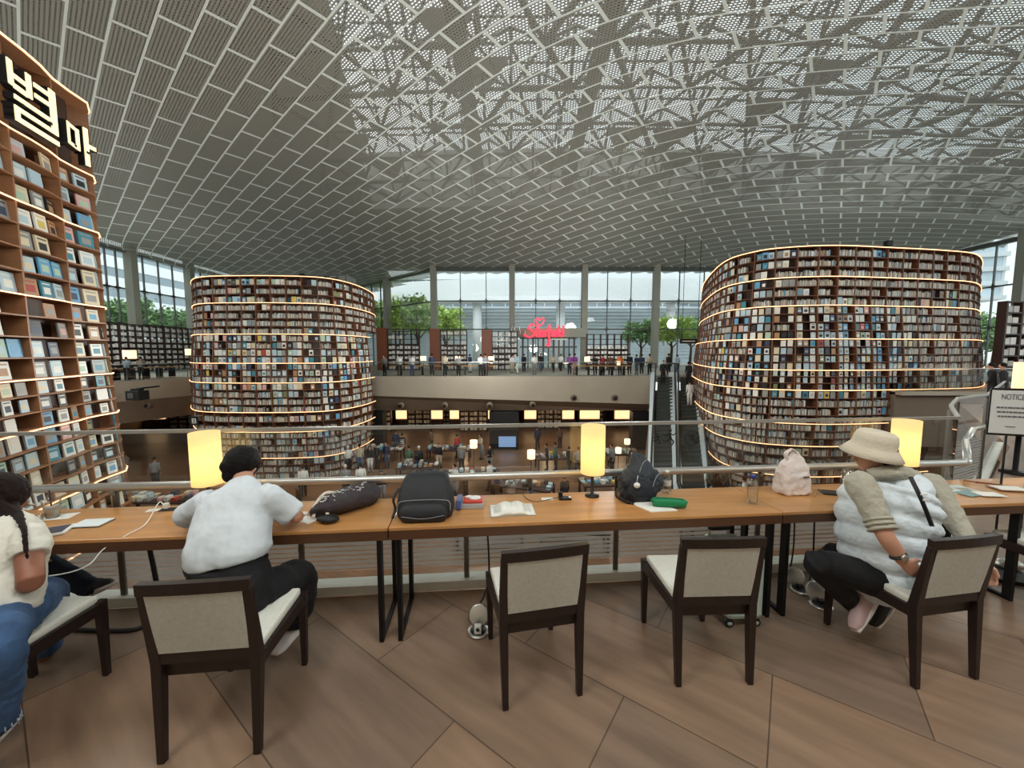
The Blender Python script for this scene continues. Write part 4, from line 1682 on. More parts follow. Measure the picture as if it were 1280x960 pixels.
# desk lamps
def shade_mat():
    m = bpy.data.materials.new('lamp_shade_cloth')
    m.use_nodes = True
    nt = m.node_tree
    nt.nodes.clear()
    o = nt.nodes.new('ShaderNodeOutputMaterial')
    a = nt.nodes.new('ShaderNodeBsdfTranslucent')
    a.inputs[0].default_value = (0.95, 0.86, 0.62, 1)
    d = nt.nodes.new('ShaderNodeBsdfDiffuse')
    d.inputs[0].default_value = (0.85, 0.72, 0.45, 1)
    e = nt.nodes.new('ShaderNodeEmission')
    e.inputs[0].default_value = (1.0, 0.70, 0.30, 1)
    e.inputs[1].default_value = 0.30
    x = nt.nodes.new('ShaderNodeMixShader')
    x.inputs[0].default_value = 0.35
    y = nt.nodes.new('ShaderNodeAddShader')
    nt.links.new(a.outputs[0], x.inputs[1])
    nt.links.new(d.outputs[0], x.inputs[2])
    nt.links.new(x.outputs[0], y.inputs[0])
    nt.links.new(e.outputs[0], y.inputs[1])
    nt.links.new(y.outputs[0], o.inputs['Surface'])
    return m


SH = shade_mat()
for px, lb in ((258, 'lit cylindrical desk lamp standing beside the reader in the white T-shirt'), (741, 'lit cylindrical desk lamp on a thin black stem beside the dark rucksack'), (1131, 'lit cylindrical desk lamp mostly hidden behind the sun hat')):
    l_ = thing('desk_lamp', lb, 'lamp', T(s_at(px, .40, 1.05), .40, TH_), RA, 'cylindrical desk lamps')
    m_ = MB()
    m_.lathe([(.052, 0), (.052, .008), (.012, .014), (.011, .18)], (0, 0, 0), M['blackmetal'], 20)
    m_.build('base', l_)
    m_ = MB()
    m_.lathe([(.087, .175), (.087, .527), (.085, .527), (.085, .175)], (0, 0, 0), SH, 40, caps=False)
    m_.build('lamp_shade', l_)
    m_ = MB()
    for k in range(3):
        a = k * 2.094
        m_.bar((0, 0, .50), (math.cos(a) * .085, math.sin(a) * .085, .50), .003, .003, M['blackmetal'])
    m_.lathe([(.012, .18), (.014, .30)], (0, 0, 0), M['white'], 10)
    m_.build('shade_holder', l_)
    ld = bpy.data.lights.new('bulb', 'POINT')
    ld.energy = 1.15
    ld.color = (1.0, .72, .38)
    ld.shadow_soft_size = .035
    lo = bpy.data.objects.new('bulb', ld)
    COL.objects.link(lo)
    lo.parent = l_
    lo.location = (0, 0, .37)

# ================================================================== CHAIRS
def make_chair(loc, rz, label):
    c = thing('dining_chair', label, 'chair', loc, rz, 'dark wooden chairs with pale upholstery')
    cw = M['chairwood']
    # seat cushion, slightly domed
    m_ = MB()
    m_.box((0, .235, .452), (.40, .44, .045), M['seatfab'])
    m_.build('seat', c, bevel=.014)
    m_ = MB()
    m_.bar((-.198, .01, .405), (-.212, .45, .405), .024, .06, cw)
    m_.bar((.198, .01, .405), (.212, .45, .405), .024, .06, cw)
    m_.bar((-.21, .452, .405), (.21, .452, .405), .024, .06, cw)
    m_.bar((-.20, .015, .405), (.20, .015, .405), .024, .06, cw)
    m_.build('seat_frame', c)
    for sx in (-1, 1):
        m_ = MB()      # front leg
        m_.bar((sx * .205, .455, .44), (sx * .198, .462, 0), .042, .042, cw, up=(0, 1, 0), w2=.028, h2=.028)
        m_.build('leg', c, bevel=.003)
        m_ = MB()      # rear leg running up as the back post
        m_.bar((sx * .203, 0, .46), (sx * .198, -.03, 0), .044, .046, cw, up=(0, 1, 0), w2=.030, h2=.030)
        m_.bar((sx * .203, 0, .44), (sx * .209, -.052, .80), .044, .044, cw, up=(0, 1, 0), w2=.030, h2=.026)
        m_.build('leg', c, bevel=.003)
    m_ = MB()          # curved top rail
    for k in range(8):
        a0, a1 = -1 + k / 4, -1 + (k + 1) / 4
        f = lambda a: Vector((a * .222, -.054 - .018 * (1 - a * a), .815 + .006 * (1 - a * a)))
        m_.bar(f(a0), f(a1), .030, .050, cw)
    m_.build('top_rail', c)
    m_ = MB()
    m_.bar((-.20, -.008, .475), (.20, -.008, .475), .028, .055, cw)
    m_.build('lower_rail', c)
    m_ = MB()
    N = 8
    vs = []
    for j in (0, 1):
        for i in range(N + 1):
            a = -1 + 2 * i / N
            z = .50 + j * .295
            wx = .186 + j * .006
            yy = -.012 - j * .042 - .014 * (1 - a * a) * j
            vs.append((a * wx, yy - .014, z))
            vs.append((a * wx, yy + .014, z))
    fs = []
    R_ = 2 * (N + 1)
    for i in range(N):
        fs.append((2 * i, 2 * i + 2, R_ + 2 * i + 2, R_ + 2 * i))
        fs.append((2 * i + 1, R_ + 2 * i + 1, R_ + 2 * i + 3, 2 * i + 3))
    m_.add(vs, fs, M['fabric'], True)
    m_.build('backrest', c)
    return c


make_chair((-1.346, 1.600, 0), math.radians(6), 'wooden chair holding the reader in the white T-shirt')
make_chair((.154, 1.872, 0), math.radians(12), 'empty wooden chair pulled out in front of the open book')
make_chair((1.095, 1.975, 0), math.radians(2), 'empty wooden chair in front of the mint suitcase')
make_chair((2.36, 1.985, 0), math.radians(9), 'wooden chair gripped by the person in the sun hat')
make_chair((-2.45, 1.54, 0), math.radians(2), 'wooden chair under the long-haired reader in jeans, cut by the frame')
make_chair((3.84, 2.35, 0), math.radians(6), 'empty wooden chair past the person in the sun hat, cut by the frame')
make_chair((-3.45, 1.72, 0), math.radians(2), 'wooden chair beyond the long-haired reader, hidden by that reader')

# ================================================================== THINGS ON THE TABLES
ZT = TH_
def onT(px, py, z=ZT):
    return G(px, py, z)


def card(name, label, cat, px, py, w, d, h, mtl, rz=0.0, z=ZT, bevel=.002):
    o = thing(name, label, cat, onT(px, py, z), rz)
    m_ = MB()
    m_.box((0, 0, h / 2), (w, d, h), mtl)
    m_.build('body', o, bevel=bevel)
    return o


plast = clear_glass('clear_plastic', (.95, .97, .97), .12)
water = clear_glass('water', (.80, .86, .87), .06)
# iced drink cup
cu = thing('drink_cup', 'clear plastic cup with dark straw standing on a napkin beside the long-haired reader', 'cup', onT(66, 646, ZT + .004))
m_ = MB(); m_.lathe([(.031, 0), (.033, .01), (.043, .10), (.047, .115), (.049, .118), (.047, .119)], (0, 0, 0), plast, 24, caps=False); m_.lathe([(.03, .002), (.03, .004)], (0, 0, 0), plast, 24); m_.build('cup_wall', cu)
m_ = MB(); m_.lathe([(.030, .006), (.038, .07)], (0, 0, 0), mat('milky_drink', srgb(196, 196, 184), .3), 20); m_.build('drink', cu)
m_ = MB(); m_.tube([(.0, 0, .01), (-.006, 0, .175)], .004, M['black'], 8); m_.build('straw', cu)
o = card('napkin', 'white napkin under the clear plastic cup', 'napkin', 74, 646, .16, .10, .002, M['paper'], .25)
# laptop / book by the girl
lp = thing('laptop', 'open dark laptop with a white edge on the table beside the long-haired reader', 'laptop', onT(58, 667), .5)
m_ = MB(); m_.box((0, 0, .008), (.20, .14, .014), M['white']); m_.build('base', lp, bevel=.003)
m_ = MB(); m_.box((0, 0, .0165), (.17, .11, .003), mat('laptop_keys', srgb(44, 44, 62), .4)); m_.build('keyboard', lp)
nb_ = thing('notebook', 'pale blank notebook with a dark cover lying on the table left of the phone charger', 'notebook', onT(115, 655), .12)
m_ = MB(); m_.box((0, 0, .003), (.17, .115, .004), M['black']); m_.build('cover', nb_)
m_ = MB(); m_.box((0, 0, .008), (.164, .11, .006), mat('pale_page', srgb(222, 232, 232), .6)); m_.build('pages', nb_)
gl_ = thing('small_cup', 'small glass half hidden behind the long-haired reader', 'glass', onT(48, 651))
m_ = MB(); m_.lathe([(.02, 0), (.024, .035), (.022, .035), (.018, .003)], (0, 0, 0), plast, 16, caps=False); m_.build('glass_wall', gl_)
# charger group
ch = thing('phone_charger', 'white cube charger with its long white cable trailing to the long-haired reader', 'charger', onT(208, 636), .1)
m_ = MB(); m_.box((0, 0, .022), (.028, .028, .036), M['white']); m_.build('plug', ch, bevel=.003)
m_ = MB()
b_ = onT(208, 636)
cp = [b_ + Vector((0, -.014, .03)), b_ + Vector((-.03, -.02, .05)), onT(182, 655, ZT + .008), onT(160, 668, ZT + .008), P(130, 686, 2.10), P(112, 705, 2.03), P(85, 716, 2.0), P(40, 722, 1.95), P(0, 722, 1.9)]
m_.tube([q - b_ for q in catmull(cp, 8)], .0035, M['white'], 6)
cc = m_.build('cable', ch)
cc.rotation_euler = (0, 0, -.1)
pad = card('socket_panel', 'black power socket set into the table under the white cube charger', 'socket', 212, 637, .11, .06, .004, M['black'], .1)
o = card('card_stand', 'white card lying left of the cube charger', 'card', 192, 638, .075, .05, .003, M['paper'], .3)
o = card('pen', 'short white pen lying beside the desk lamp foot', 'pen', 228, 637, .06, .009, .009, M['white'], .5)
# papers and phone near the reader in white
o = card('paper_sheet', 'white sheet of paper beside the elbow of the reader in white', 'paper', 384, 650, .12, .08, .002, M['paper'], -.4)
o = card('earphone_case', 'small white earphone case beside the tote bag', 'case', 381, 644, .04, .03, .022, M['white'], 0, bevel=.009)

# soft lofted shapes ------------------------------------------------
def loft(m_, pts, rad, mtl, side=(1, 0, 0), n=14, per=5, puff=None, ex=2.0):
    """rings along a smoothed path; rad = (a, b) half widths along side / across"""
    pts = [Vector(p) for p in pts]
    A = [r[0] if isinstance(r, (tuple, list)) else r for r in rad]
    B = [r[1] if isinstance(r, (tuple, list)) else r for r in rad]
    if len(pts) > 2:
        c = catmull(pts, per)
        rr = catmull([(a, b, 0) for a, b in zip(A, B)], per)
    else:
        c, rr = pts, [Vector((a, b, 0)) for a, b in zip(A, B)]
    N = len(c)
    vs, fs = [], []
    sd = Vector(side)
    for i, p in enumerate(c):
        t = (c[min(i + 1, N - 1)] - c[max(i - 1, 0)])
        t.normalize()
        x = sd - t * sd.dot(t)
        if x.length < .05:
            x = Vector((0, 1, 0)) - t * t.y
        x.normalize()
        y = t.cross(x).normalized()
        k_ = 1.0
        if puff:
            k_ = 1 + puff[1] * abs(math.sin(PI * puff[0] * i / (N - 1)))
        for k in range(n):
            a = 2 * PI * k / n
            ca, sa = math.cos(a), math.sin(a)
            e = 2.0 / ex
            ca = math.copysign(abs(ca) ** e, ca)
            sa = math.copysign(abs(sa) ** e, sa)
            vs.append(p + x * (ca * max(.001, rr[i].x) * k_) + y * (sa * max(.001, rr[i].y) * k_))
    for i in range(N - 1):
        for k in range(n):
            fs.append((i * n + k, i * n + (k + 1) % n, (i + 1) * n + (k + 1) % n, (i + 1) * n + k))
    fs.append(tuple(range(n - 1, -1, -1)))
    fs.append(tuple((N - 1) * n + k for k in range(n)))
    m_.add(vs, fs, mtl, True)


def skin_build(m_, name, parent, voxel=.008, it=6, base=None, tex=None):
    if base is not None:
        b = Vector(base)
        m_.v = [(v[0] - b.x, v[1] - b.y, v[2] - b.z) for v in m_.v]
    o = m_.build(name, parent)
    r = o.modifiers.new('remesh', 'REMESH')
    r.mode = 'VOXEL'
    r.voxel_size = voxel
    r.use_smooth_shade = True
    s_ = o.modifiers.new('smooth', 'SMOOTH')
    s_.iterations = it
    s_.factor = .6
    if tex:
        tx = bpy.data.textures.new(name + '_folds', 'CLOUDS')
        tx.noise_scale = tex[0]
        d = o.modifiers.new('folds', 'DISPLACE')
        d.texture = tx
        d.strength = tex[1]
        d.mid_level = .5
        d.texture_coords = 'LOCAL'
    return o


# tote bag
b0 = onT(425, 648)
tb_ = thing('tote_bag', 'slumped charcoal tote bag with white floral print and cream handles', 'bag', b0)
tm = mat('tote_cloth', srgb(64, 58, 62), .85, bump=(180, .2))
q = lambda px, py, dz=0.0, z=ZT: onT(px, py, z) + Vector((0, 0, dz)) - b0
m_ = MB()
loft(m_, [q(388, 648, .02), q(400, 645, .05), q(425, 640, .075), q(450, 632, .075), q(466, 626, .055), q(472, 622, .03)], [(.05, .018), (.085, .045), (.105, .072), (.10, .075), (.075, .055), (.03, .02)], tm, side=(0.25, 1, 0))
skin_build(m_, 'bag_body', tb_, .008, 5, None, (.05, .018))
m_ = MB()
wm_ = mat('white_print', srgb(214, 212, 208), .8)
rnd = random.Random(5)
for k in range(46):
    f = rnd.random()
    a = rnd.uniform(.5, 1.45)
    c = q(404, 645, .062).lerp(q(458, 630, .078), f)
    v = Vector((.02 * math.cos(a), -.10 * math.cos(a), .078 * math.sin(a)))
    p = c + v
    nn = v.normalized()
    s_ = rnd.uniform(.006, .012)
    pts = [p + Vector((rnd.uniform(-1, 1), rnd.uniform(-1, 1), 0)) * s_ * 1.6 + nn * .006 for _ in range(3)]
    m_.tube(pts, .0035, wm_, 4)
m_.build('print', tb_)
cream = mat('cream_strap', srgb(214, 204, 184), .8)
for sh in (0, 1):
    m_ = MB()
    pts = catmull([q(392 + sh * 18, 651, .02), q(394 + sh * 16, 648, .08 - sh * .02), q(408 + sh * 10, 640, .13 - .05 * sh), q(428 + sh * 2, 643, .13 - .05 * sh)], 6)
    m_.tube(pts, .011, cream, 8, flat=.3)
    m_.build('handle', tb_)
m_ = MB()
loft(m_, [q(398, 653, .025), q(412, 654, .03), q(424, 652, .02)], [(.02, .012), (.035, .02), (.012, .008)], M['black'], side=(0, 1, .3))
m_.build('open_pocket', tb_)

# square black backpack
b0 = onT(531, 648)
bp_ = thing('backpack', 'boxy black backpack lying on the table with grey piping, beside the tote bag', 'backpack', b0, .08)
bm_ = mat('black_nylon', srgb(30, 32, 36), .62, bump=(220, .25))
m_ = MB()
loft(m_, [(0, .02, .0), (0, .02, .04), (0, .05, .12), (0, .09, .19), (0, .12, .225), (0, .13, .232)], [(.165, .10), (.18, .125), (.175, .115), (.155, .09), (.13, .05), (.09, .02)], bm_, n=28, ex=4.5)
m_.v = [(v[0], v[1] + .06, v[2]) for v in m_.v]
skin_build(m_, 'main_body', bp_, .008, 4, None, (.07, .008))
m_ = MB()
loft(m_, [(0, -.045, .008), (0, -.05, .045), (0, -.035, .085), (0, -.01, .105)], [(.135, .028), (.15, .035), (.14, .032), (.10, .012)], bm_, n=24, ex=4)
skin_build(m_, 'front_pocket', bp_, .007, 4, None, (.06, .006))
m_ = MB()
pp = mat('grey_piping', srgb(140, 142, 146), .5)
m_.tube(catmull([(-.165, -.035, .06), (-.16, -.02, .11), (-.12, -.02, .125), (0, -.022, .13), (.12, -.02, .125), (.16, -.02, .11), (.165, -.035, .06)], 5), .0028, pp, 6)
m_.tube(catmull([(-.13, -.082, .05), (0, -.088, .035), (.13, -.082, .05)], 6), .002, pp, 6)
m_.build('piping', bp_)
m_ = MB()
m_.tube(catmull([(-.10, .19, .20), (-.06, .2, .25), (.0, .2, .26), (.05, .2, .235)], 5), .010, bm_, 8, flat=.4)
m_.tube(catmull([(-.17, .06, .18), (-.20, .03, .12), (-.195, .05, .05), (-.20, .0, .01)], 5), .014, bm_, 8, flat=.4)
m_.build('strap', bp_)

# red, white and blue packet pile
b0 = onT(588, 634)
pk = thing('snack_packet', 'red and white printed packet lying on a blue box beside the backpack', 'packet', b0, .05)
m_ = MB(); m_.box((0, .02, .018), (.18, .11, .036), mat('packet_grey', srgb(176, 180, 184), .4)); m_.box((-.075, 0, .04), (.035, .12, .06), mat('packet_blue', srgb(92, 112, 170), .4)); m_.build('blue_box', pk, bevel=.004)
m_ = MB(); m_.box((.02, .02, .045), (.13, .10, .02), mat('packet_red', srgb(206, 74, 60), .4)); m_.build('red_packet', pk, bevel=.006)
m_ = MB(); m_.ell((.03, .02, .058), (.045, .035, .012), M['white'], 12); m_.ell((-.01, .04, .058), (.03, .02, .01), M['white'], 12); m_.build('white_print', pk)
# glass jar
jr = thing('glass_bottle', 'small clear round bottle standing behind the open book', 'bottle', onT(639, 617))
m_ = MB(); m_.lathe([(.028, 0), (.036, .01), (.038, .05), (.034, .075), (.022, .09), (.022, .10)], (0, 0, 0), plast, 20, caps=False); m_.build('bottle_body', jr)
m_ = MB(); m_.lathe([(.023, .098), (.023, .112), (.001, .113)], (0, 0, 0), mat('pale_cap', srgb(190, 200, 196), .4), 16); m_.build('cap', jr)

# open book
b0 = onT(640, 638)
ob = thing('open_book', 'thick open book with white pages lying before the pulled-out chair', 'book', b0, .10)
def pages(sgn):
    m_ = MB()
    N = 12
    vs = []
    for j in (0, 1):
        y = -.088 + .176 * j
        for i in range(N + 1):
            f = i / N
            x = sgn * f * .145
            z = .006 + .020 * math.sin(PI * min(1, f * 1.35 + .12)) * (1 if f < .65 else 1) + .006 * (1 - f)
            z = max(z, .008)
            vs.append((x, y - .01 * f * (1 - j), z))
            vs.append((x, y - .01 * f * (1 - j), .003))
    R_ = 2 * (N + 1)
    fs = []
    for i in range(N):
        a = 2 * i
        fs += [(a, a + 2, R_ + a + 2, R_ + a), (a + 1, R_ + a + 1, R_ + a + 3, a + 3), (a, a + 1, a + 3, a + 2), (R_ + a, R_ + a + 2, R_ + a + 3, R_ + a + 1)]
    a = 2 * N
    fs.append((a, a + 1, R_ + a + 1, R_ + a))
    m_.add(vs, fs, M['paper'], True)
    return m_
pages(-1).build('page_block', ob)
pages(1).build('page_block', ob)
m_ = MB(); m_.box((0, -.004, .0015), (.30, .19, .003), mat('book_board', srgb(168, 160, 140), .6)); m_.build('cover', ob)
m_ = MB()
gt = mat('faint_print', srgb(190, 190, 184), .8)
for sg in (-1, 1):
    for k in range(9):
        y = .06 - k * .014
        for (xa_, xb_) in ((.03, .08), (.08, .125)):
            za_ = .0075 + .020 * math.sin(PI * min(1, xa_ / .145 * 1.35 + .12)) + .006 * (1 - xa_ / .145)
            zb_ = .0075 + .020 * math.sin(PI * min(1, xb_ / .145 * 1.35 + .12)) + .006 * (1 - xb_ / .145)
            m_.bar((sg * xa_, y, max(za_, .009)), (sg * xb_, y, max(zb_, .009)), .003, .0008, gt)
m_.build('printed_lines', ob)
# dock with white card
dk = thing('phone_dock', 'black charging dock with a small screen lying beside the desk lamp foot', 'charger', onT(706, 624), .05)
m_ = MB(); m_.box((0, 0, .008), (.09, .05, .016), M['black']); m_.box((-.03, .01, .03), (.03, .02, .04), M['black']); m_.build('body', dk, bevel=.003)
m_ = MB(); m_.box((.035, -.005, .0175), (.015, .03, .002), M['white']); m_.build('label_tag', dk)
m_ = MB(); p_ = onT(706, 624); m_.tube(catmull([Vector((-.04, .01, .012)), onT(668, 627) - p_ + Vector((0, 0, .004)), onT(655, 618) - p_ + Vector((0, 0, .004)), onT(665, 612) - p_ + Vector((0, 0, .03)), onT(700, 613) - p_ + Vector((0, 0, .004))], 6), .002, M['black'], 5); m_.build('cable', dk)
o = card('smartphone', 'white card lying against the black charging dock', 'card', 684, 624, .085, .05, .005, M['white'], .05)

# dark rucksack
b0 = onT(799, 622)
rk = thing('rucksack', 'slouching dark blue-black rucksack with grey zips and a dangling white charm', 'rucksack', b0, 0.05)
rm = mat('rucksack_nylon', srgb(42, 50, 58), .55, noise=(14, .25), bump=(90, .4))
m_ = MB()
loft(m_, [(-.01, .02, .0), (-.01, .02, .05), (.0, .03, .13), (.01, .05, .20), (.0, .06, .26), (-.02, .07, .295)], [(.14, .09), (.155, .11), (.145, .105), (.115, .09), (.075, .06), (.03, .03)], rm, n=20, ex=2.6)
loft(m_, [(-.05, .06, .24), (-.02, .07, .30), (.01, .07, .315)], [.03, .025, .015], rm)
loft(m_, [(.12, .0, .06), (.15, .0, .12), (.12, .02, .20)], [.045, .05, .03], rm)
skin_build(m_, 'main_body', rk, .008, 4, None, (.05, .03))
m_ = MB()
loft(m_, [(-.02, -.07, .01), (-.02, -.09, .06), (-.02, -.075, .12), (-.01, -.05, .15)], [(.10, .025), (.12, .04), (.10, .035), (.06, .015)], mat('rucksack_dark', srgb(24, 28, 38), .7, bump=(90, .3)), n=18, ex=2.6)
skin_build(m_, 'front_pocket', rk, .008, 4, None, (.05, .015))
m_ = MB()
m_.tube(catmull([(-.04, -.055, .16), (-.02, -.045, .21), (.02, -.01, .26), (.05, .0, .28)], 5), .0035, pp, 6)
m_.tube(catmull([(.06, -.10, .08), (.08, -.095, .15), (.12, -.07, .19), (.17, -.04, .19)], 5), .0035, pp, 6)
m_.build('zip', rk)
m_ = MB()
m_.tube(catmull([(-.12, -.04, .10), (-.20, -.06, .09), (-.225, -.08, .05), (-.19, -.10, .025), (-.13, -.13, .008)], 6), .011, M['black'], 8, flat=.35)
m_.tube(catmull([(-.13, .0, .06), (-.18, -.05, .03), (-.15, -.10, .012), (-.10, -.14, .012)], 6), .010, M['black'], 8, flat=.35)
m_.build('strap', rk)
m_ = MB(); m_.ell((-.075, -.125, .135), (.026, .018, .020), M['white'], 14); m_.tube([(-.07, -.11, .15), (-.05, -.08, .19)], .002, M['white'], 5); m_.build('charm', rk)


rk.scale = (.88, .95, 1.0)
def bottle(px, py, label, h, r, capm, labelm=None):
    b = thing('water_bottle', label, 'bottle', onT(px, py))
    m_ = MB()
    m_.lathe([(r * .8, 0), (r, .008), (r, h * .28), (r * .94, h * .32), (r, h * .36), (r, h * .62), (r * .85, h * .74), (r * .42, h * .87), (r * .40, h * .92)], (0, 0, 0), plast, 24, caps=False)
    m_.build('bottle_body', b)
    m_ = MB()
    m_.lathe([(r * .45, h * .90), (r * .45, h), (r * .4, h * 1.005)], (0, 0, 0), capm, 16)
    m_.build('cap', b)
    if labelm:
        m_ = MB()
        m_.lathe([(r * 1.01, h * .36), (r * 1.01, h * .62)], (0, 0, 0), labelm, 24, caps=False)
        m_.build('label', b)
    return b


bottle(833, 616, 'water bottle with white patterned label standing behind the rucksack', .17, .032, M['white'], mat('bottle_label', srgb(206, 206, 204), .5, noise=(60, .3)))
bottle(940, 629, 'clear water bottle with a blue cap standing alone near the table joint', .20, .034, mat('blue_cap', srgb(40, 60, 150), .4))
# papers and pencil case
ps = thing('paper_pad', 'white pad of paper under the green pencil case', 'paper', onT(817, 634), .12)
m_ = MB(); m_.box((0, 0, .003), (.19, .16, .006), M['paper'], mtx=Matrix(((1, -.45, 0), (0, 1, 0), (0, 0, 1)))); m_.build('sheets', ps)
pc = thing('pencil_case', 'green zip pencil case lying across the white paper pad', 'pencil case', onT(836, 633, ZT + .006), -.16)
gm = mat('green_cloth', srgb(22, 132, 82), .7, bump=(120, .3))
m_ = MB(); loft(m_, [(-.105, 0, .028), (-.095, 0, .028), (0, 0, .030), (.095, 0, .028), (.105, 0, .028)], [(.018, .018), (.032, .027), (.034, .029), (.032, .027), (.018, .018)], gm, side=(0, 1, 0), n=18, ex=2.8); m_.build('pouch', pc)
m_ = MB(); m_.tube([(-.09, -.012, .058), (0, -.012, .060), (.09, -.012, .058)], .002, mat('dark_green_zip', srgb(14, 80, 52), .5), 6); m_.build('zip', pc)

# white carrier bag
b0 = onT(989, 616)
cb_scale = 1.15
cb = thing('paper_bag', 'white carrier bag with tied handles standing on the joint of two tables', 'bag', b0, .1)
wb_ = mat('bag_plastic', srgb(226, 214, 208), .5, noise=(9, .06))
m_ = MB()
loft(m_, [(0, 0, 0), (0, 0, .02), (0, 0, .12), (-.005, 0, .19), (-.01, 0, .235), (-.02, 0, .25)], [(.095, .055), (.105, .065), (.10, .06), (.085, .04), (.06, .02), (.03, .01)], wb_, n=20, ex=4)
skin_build(m_, 'bag_body', cb, .008, 3, None, (.04, .022))
m_ = MB()
m_.tube(catmull([(-.05, -.01, .225), (-.055, -.01, .265), (-.03, -.01, .295), (.0, -.01, .28), (.03, -.01, .23)], 6), .010, wb_, 8, flat=.5)
m_.tube(catmull([(-.04, .02, .225), (-.045, .02, .26), (-.02, .02, .28), (.01, .02, .26), (.035, .02, .23)], 6), .008, wb_, 8, flat=.5)
m_.build('handle', cb)
m_ = MB()
for k in range(3): m_.box((.025 + k * .014, -.066, .125), (.009, .004, .010), M['inoxd'])
m_.build('printed_mark', cb)
cb.scale = (cb_scale, cb_scale, cb_scale)
# spectacles
sp_ = thing('spectacles', 'thin wire spectacles lying between the carrier bag and the black phone', 'glasses', onT(1022, 620), .4)
m_ = MB()
for sx in (-1, 1):
    m_.tube([(sx * .034 + math.cos(a * PI / 8) * .024, 0, .022 + math.sin(a * PI / 8) * .019) for a in range(16)], .0016, M['inoxd'], 5, closed=True)
    m_.tube([(sx * .058, 0, .026), (sx * .060, .05, .02), (sx * .05, .12, .004)], .0014, M['inoxd'], 5)
m_.tube([(-.01, 0, .026), (.01, 0, .026)], .0016, M['inoxd'], 5)
m_.build('frame', sp_)
ph = thing('tablet', 'black tablet lying flat in front of the person in the sun hat', 'tablet', onT(1042, 617), -.25)
m_ = MB(); m_.box((0, 0, .005), (.17, .10, .010), M['black']); m_.build('body', ph, bevel=.003)
m_ = MB(); m_.box((0, 0, .0105), (.155, .088, .001), mat('dark_screen', srgb(30, 30, 36), .15)); m_.build('screen', ph)
tg = thing('tumbler', 'clear tumbler standing behind the shoulder of the person in the sun hat', 'glass', onT(1058, 607))
m_ = MB(); m_.lathe([(.03, 0), (.042, .13), (.040, .13), (.028, .006)], (0, 0, 0), plast, 22, caps=False); m_.lathe([(.028, .002), (.028, .006)], (0, 0, 0), plast, 22); m_.build('glass_wall', tg)
# newspapers
nc = mat('newsprint', srgb(196, 206, 204), .75, noise=(9, .14))
nc2 = mat('newsprint_photo', srgb(160, 160, 140), .75, noise=(12, .3))
for k, (px, py, w, d, rz, mm, lb) in enumerate([(1192, 612, .30, .20, -.15, nc, 'open newspaper lying beside the person in the sun hat'), (1212, 617, .17, .10, .2, mat('folder_blue', srgb(120, 150, 150), .5), 'blue-green folded leaflet on top of the newspaper'),
                                              (1236, 618, .16, .09, -.2, M['paper'], 'white sheet sticking out under the blue-green leaflet'), (1262, 611, .22, .12, -.25, mat('clip_brown', srgb(150, 112, 84), .6), 'brown clipboard with papers at the far end of the tables')]):
    o = thing('newspaper' if k == 0 else 'leaflet', lb, 'paper', onT(px, py, ZT + .004 * min(k, 2)), RA + rz)
    m_ = MB(); m_.box((0, 0, .002), (w, d, .004), mm); m_.build('sheet', o)
    if k == 0:
        m_ = MB(); m_.box((-.06, .03, .0045), (.12, .08, .001), nc2); m_.box((.08, -.02, .0045), (.09, .10, .001), nc2); m_.build('printed_picture', o)
    if k == 3:
        m_ = MB(); m_.box((.0, .0, .0055), (.19, .10, .003), M['paper']); m_.build('papers', o)
for k, (px, py, rz, lb) in enumerate([(1222, 603, -.5, 'brown pencil lying nearest the newspaper'), (1236, 605, -.35, 'brown pencil lying by the clipboard, second from the newspaper')]):
    o = thing('pencil', lb, 'pencil', onT(px, py), rz)
    m_ = MB(); m_.tube([(-.08, 0, .004), (.07, 0, .004), (.085, 0, .004)], [.004, .004, .0008], mat('pencil_paint', srgb(130, 70, 40), .4), 6); m_.build('shaft', o)

# ================================================================== UNDER THE TABLES
su = thing('suitcase', 'pale mint cabin suitcase on white-hubbed wheels under the table joint', 'suitcase', (1.51, 2.53, 0), .04)
mint = mat('mint_shell', srgb(184, 206, 200), .35)
m_ = MB()
m_.box((0, 0, .275), (.25, .34, .44), mint)
o = m_.build('shell', su, bevel=.035)
m_ = MB()
for k in range(7): m_.box((-.09 + k * .03, -.171, .275), (.006, .004, .36), mint)
m_.build('rib', su)
m_ = MB(); m_.bar((-.07, .16, .48), (-.07, .16, .53), .01, .01, M['inox']); m_.bar((.07, .16, .48), (.07, .16, .53), .01, .01, M['inox']); m_.bar((-.08, .16, .53), (.08, .16, .53), .02, .02, M['black']); m_.build('pull_handle', su)
for sx in (-1, 1):
    for sy in (-1, 1):
        m_ = MB()
        rr = Matrix.Rotation(PI / 2, 3, 'X')
        m_.lathe([(.001, -.012), (.027, -.012), (.027, .012), (.001, .012)], (sx * .09, sy * .14, .027), M['black'], 20, mtx=rr)
        m_.box((sx * .09, sy * .14, .05), (.03, .03, .02), M['black'])
        w_ = m_.build('wheel', su)
        m_ = MB()
        m_.lathe([(.001, -.014), (.016, -.014), (.016, .014), (.001, .014)], (sx * .09, sy * .14, .027), mint, 16, mtx=rr)
        m_.build('hub', w_)


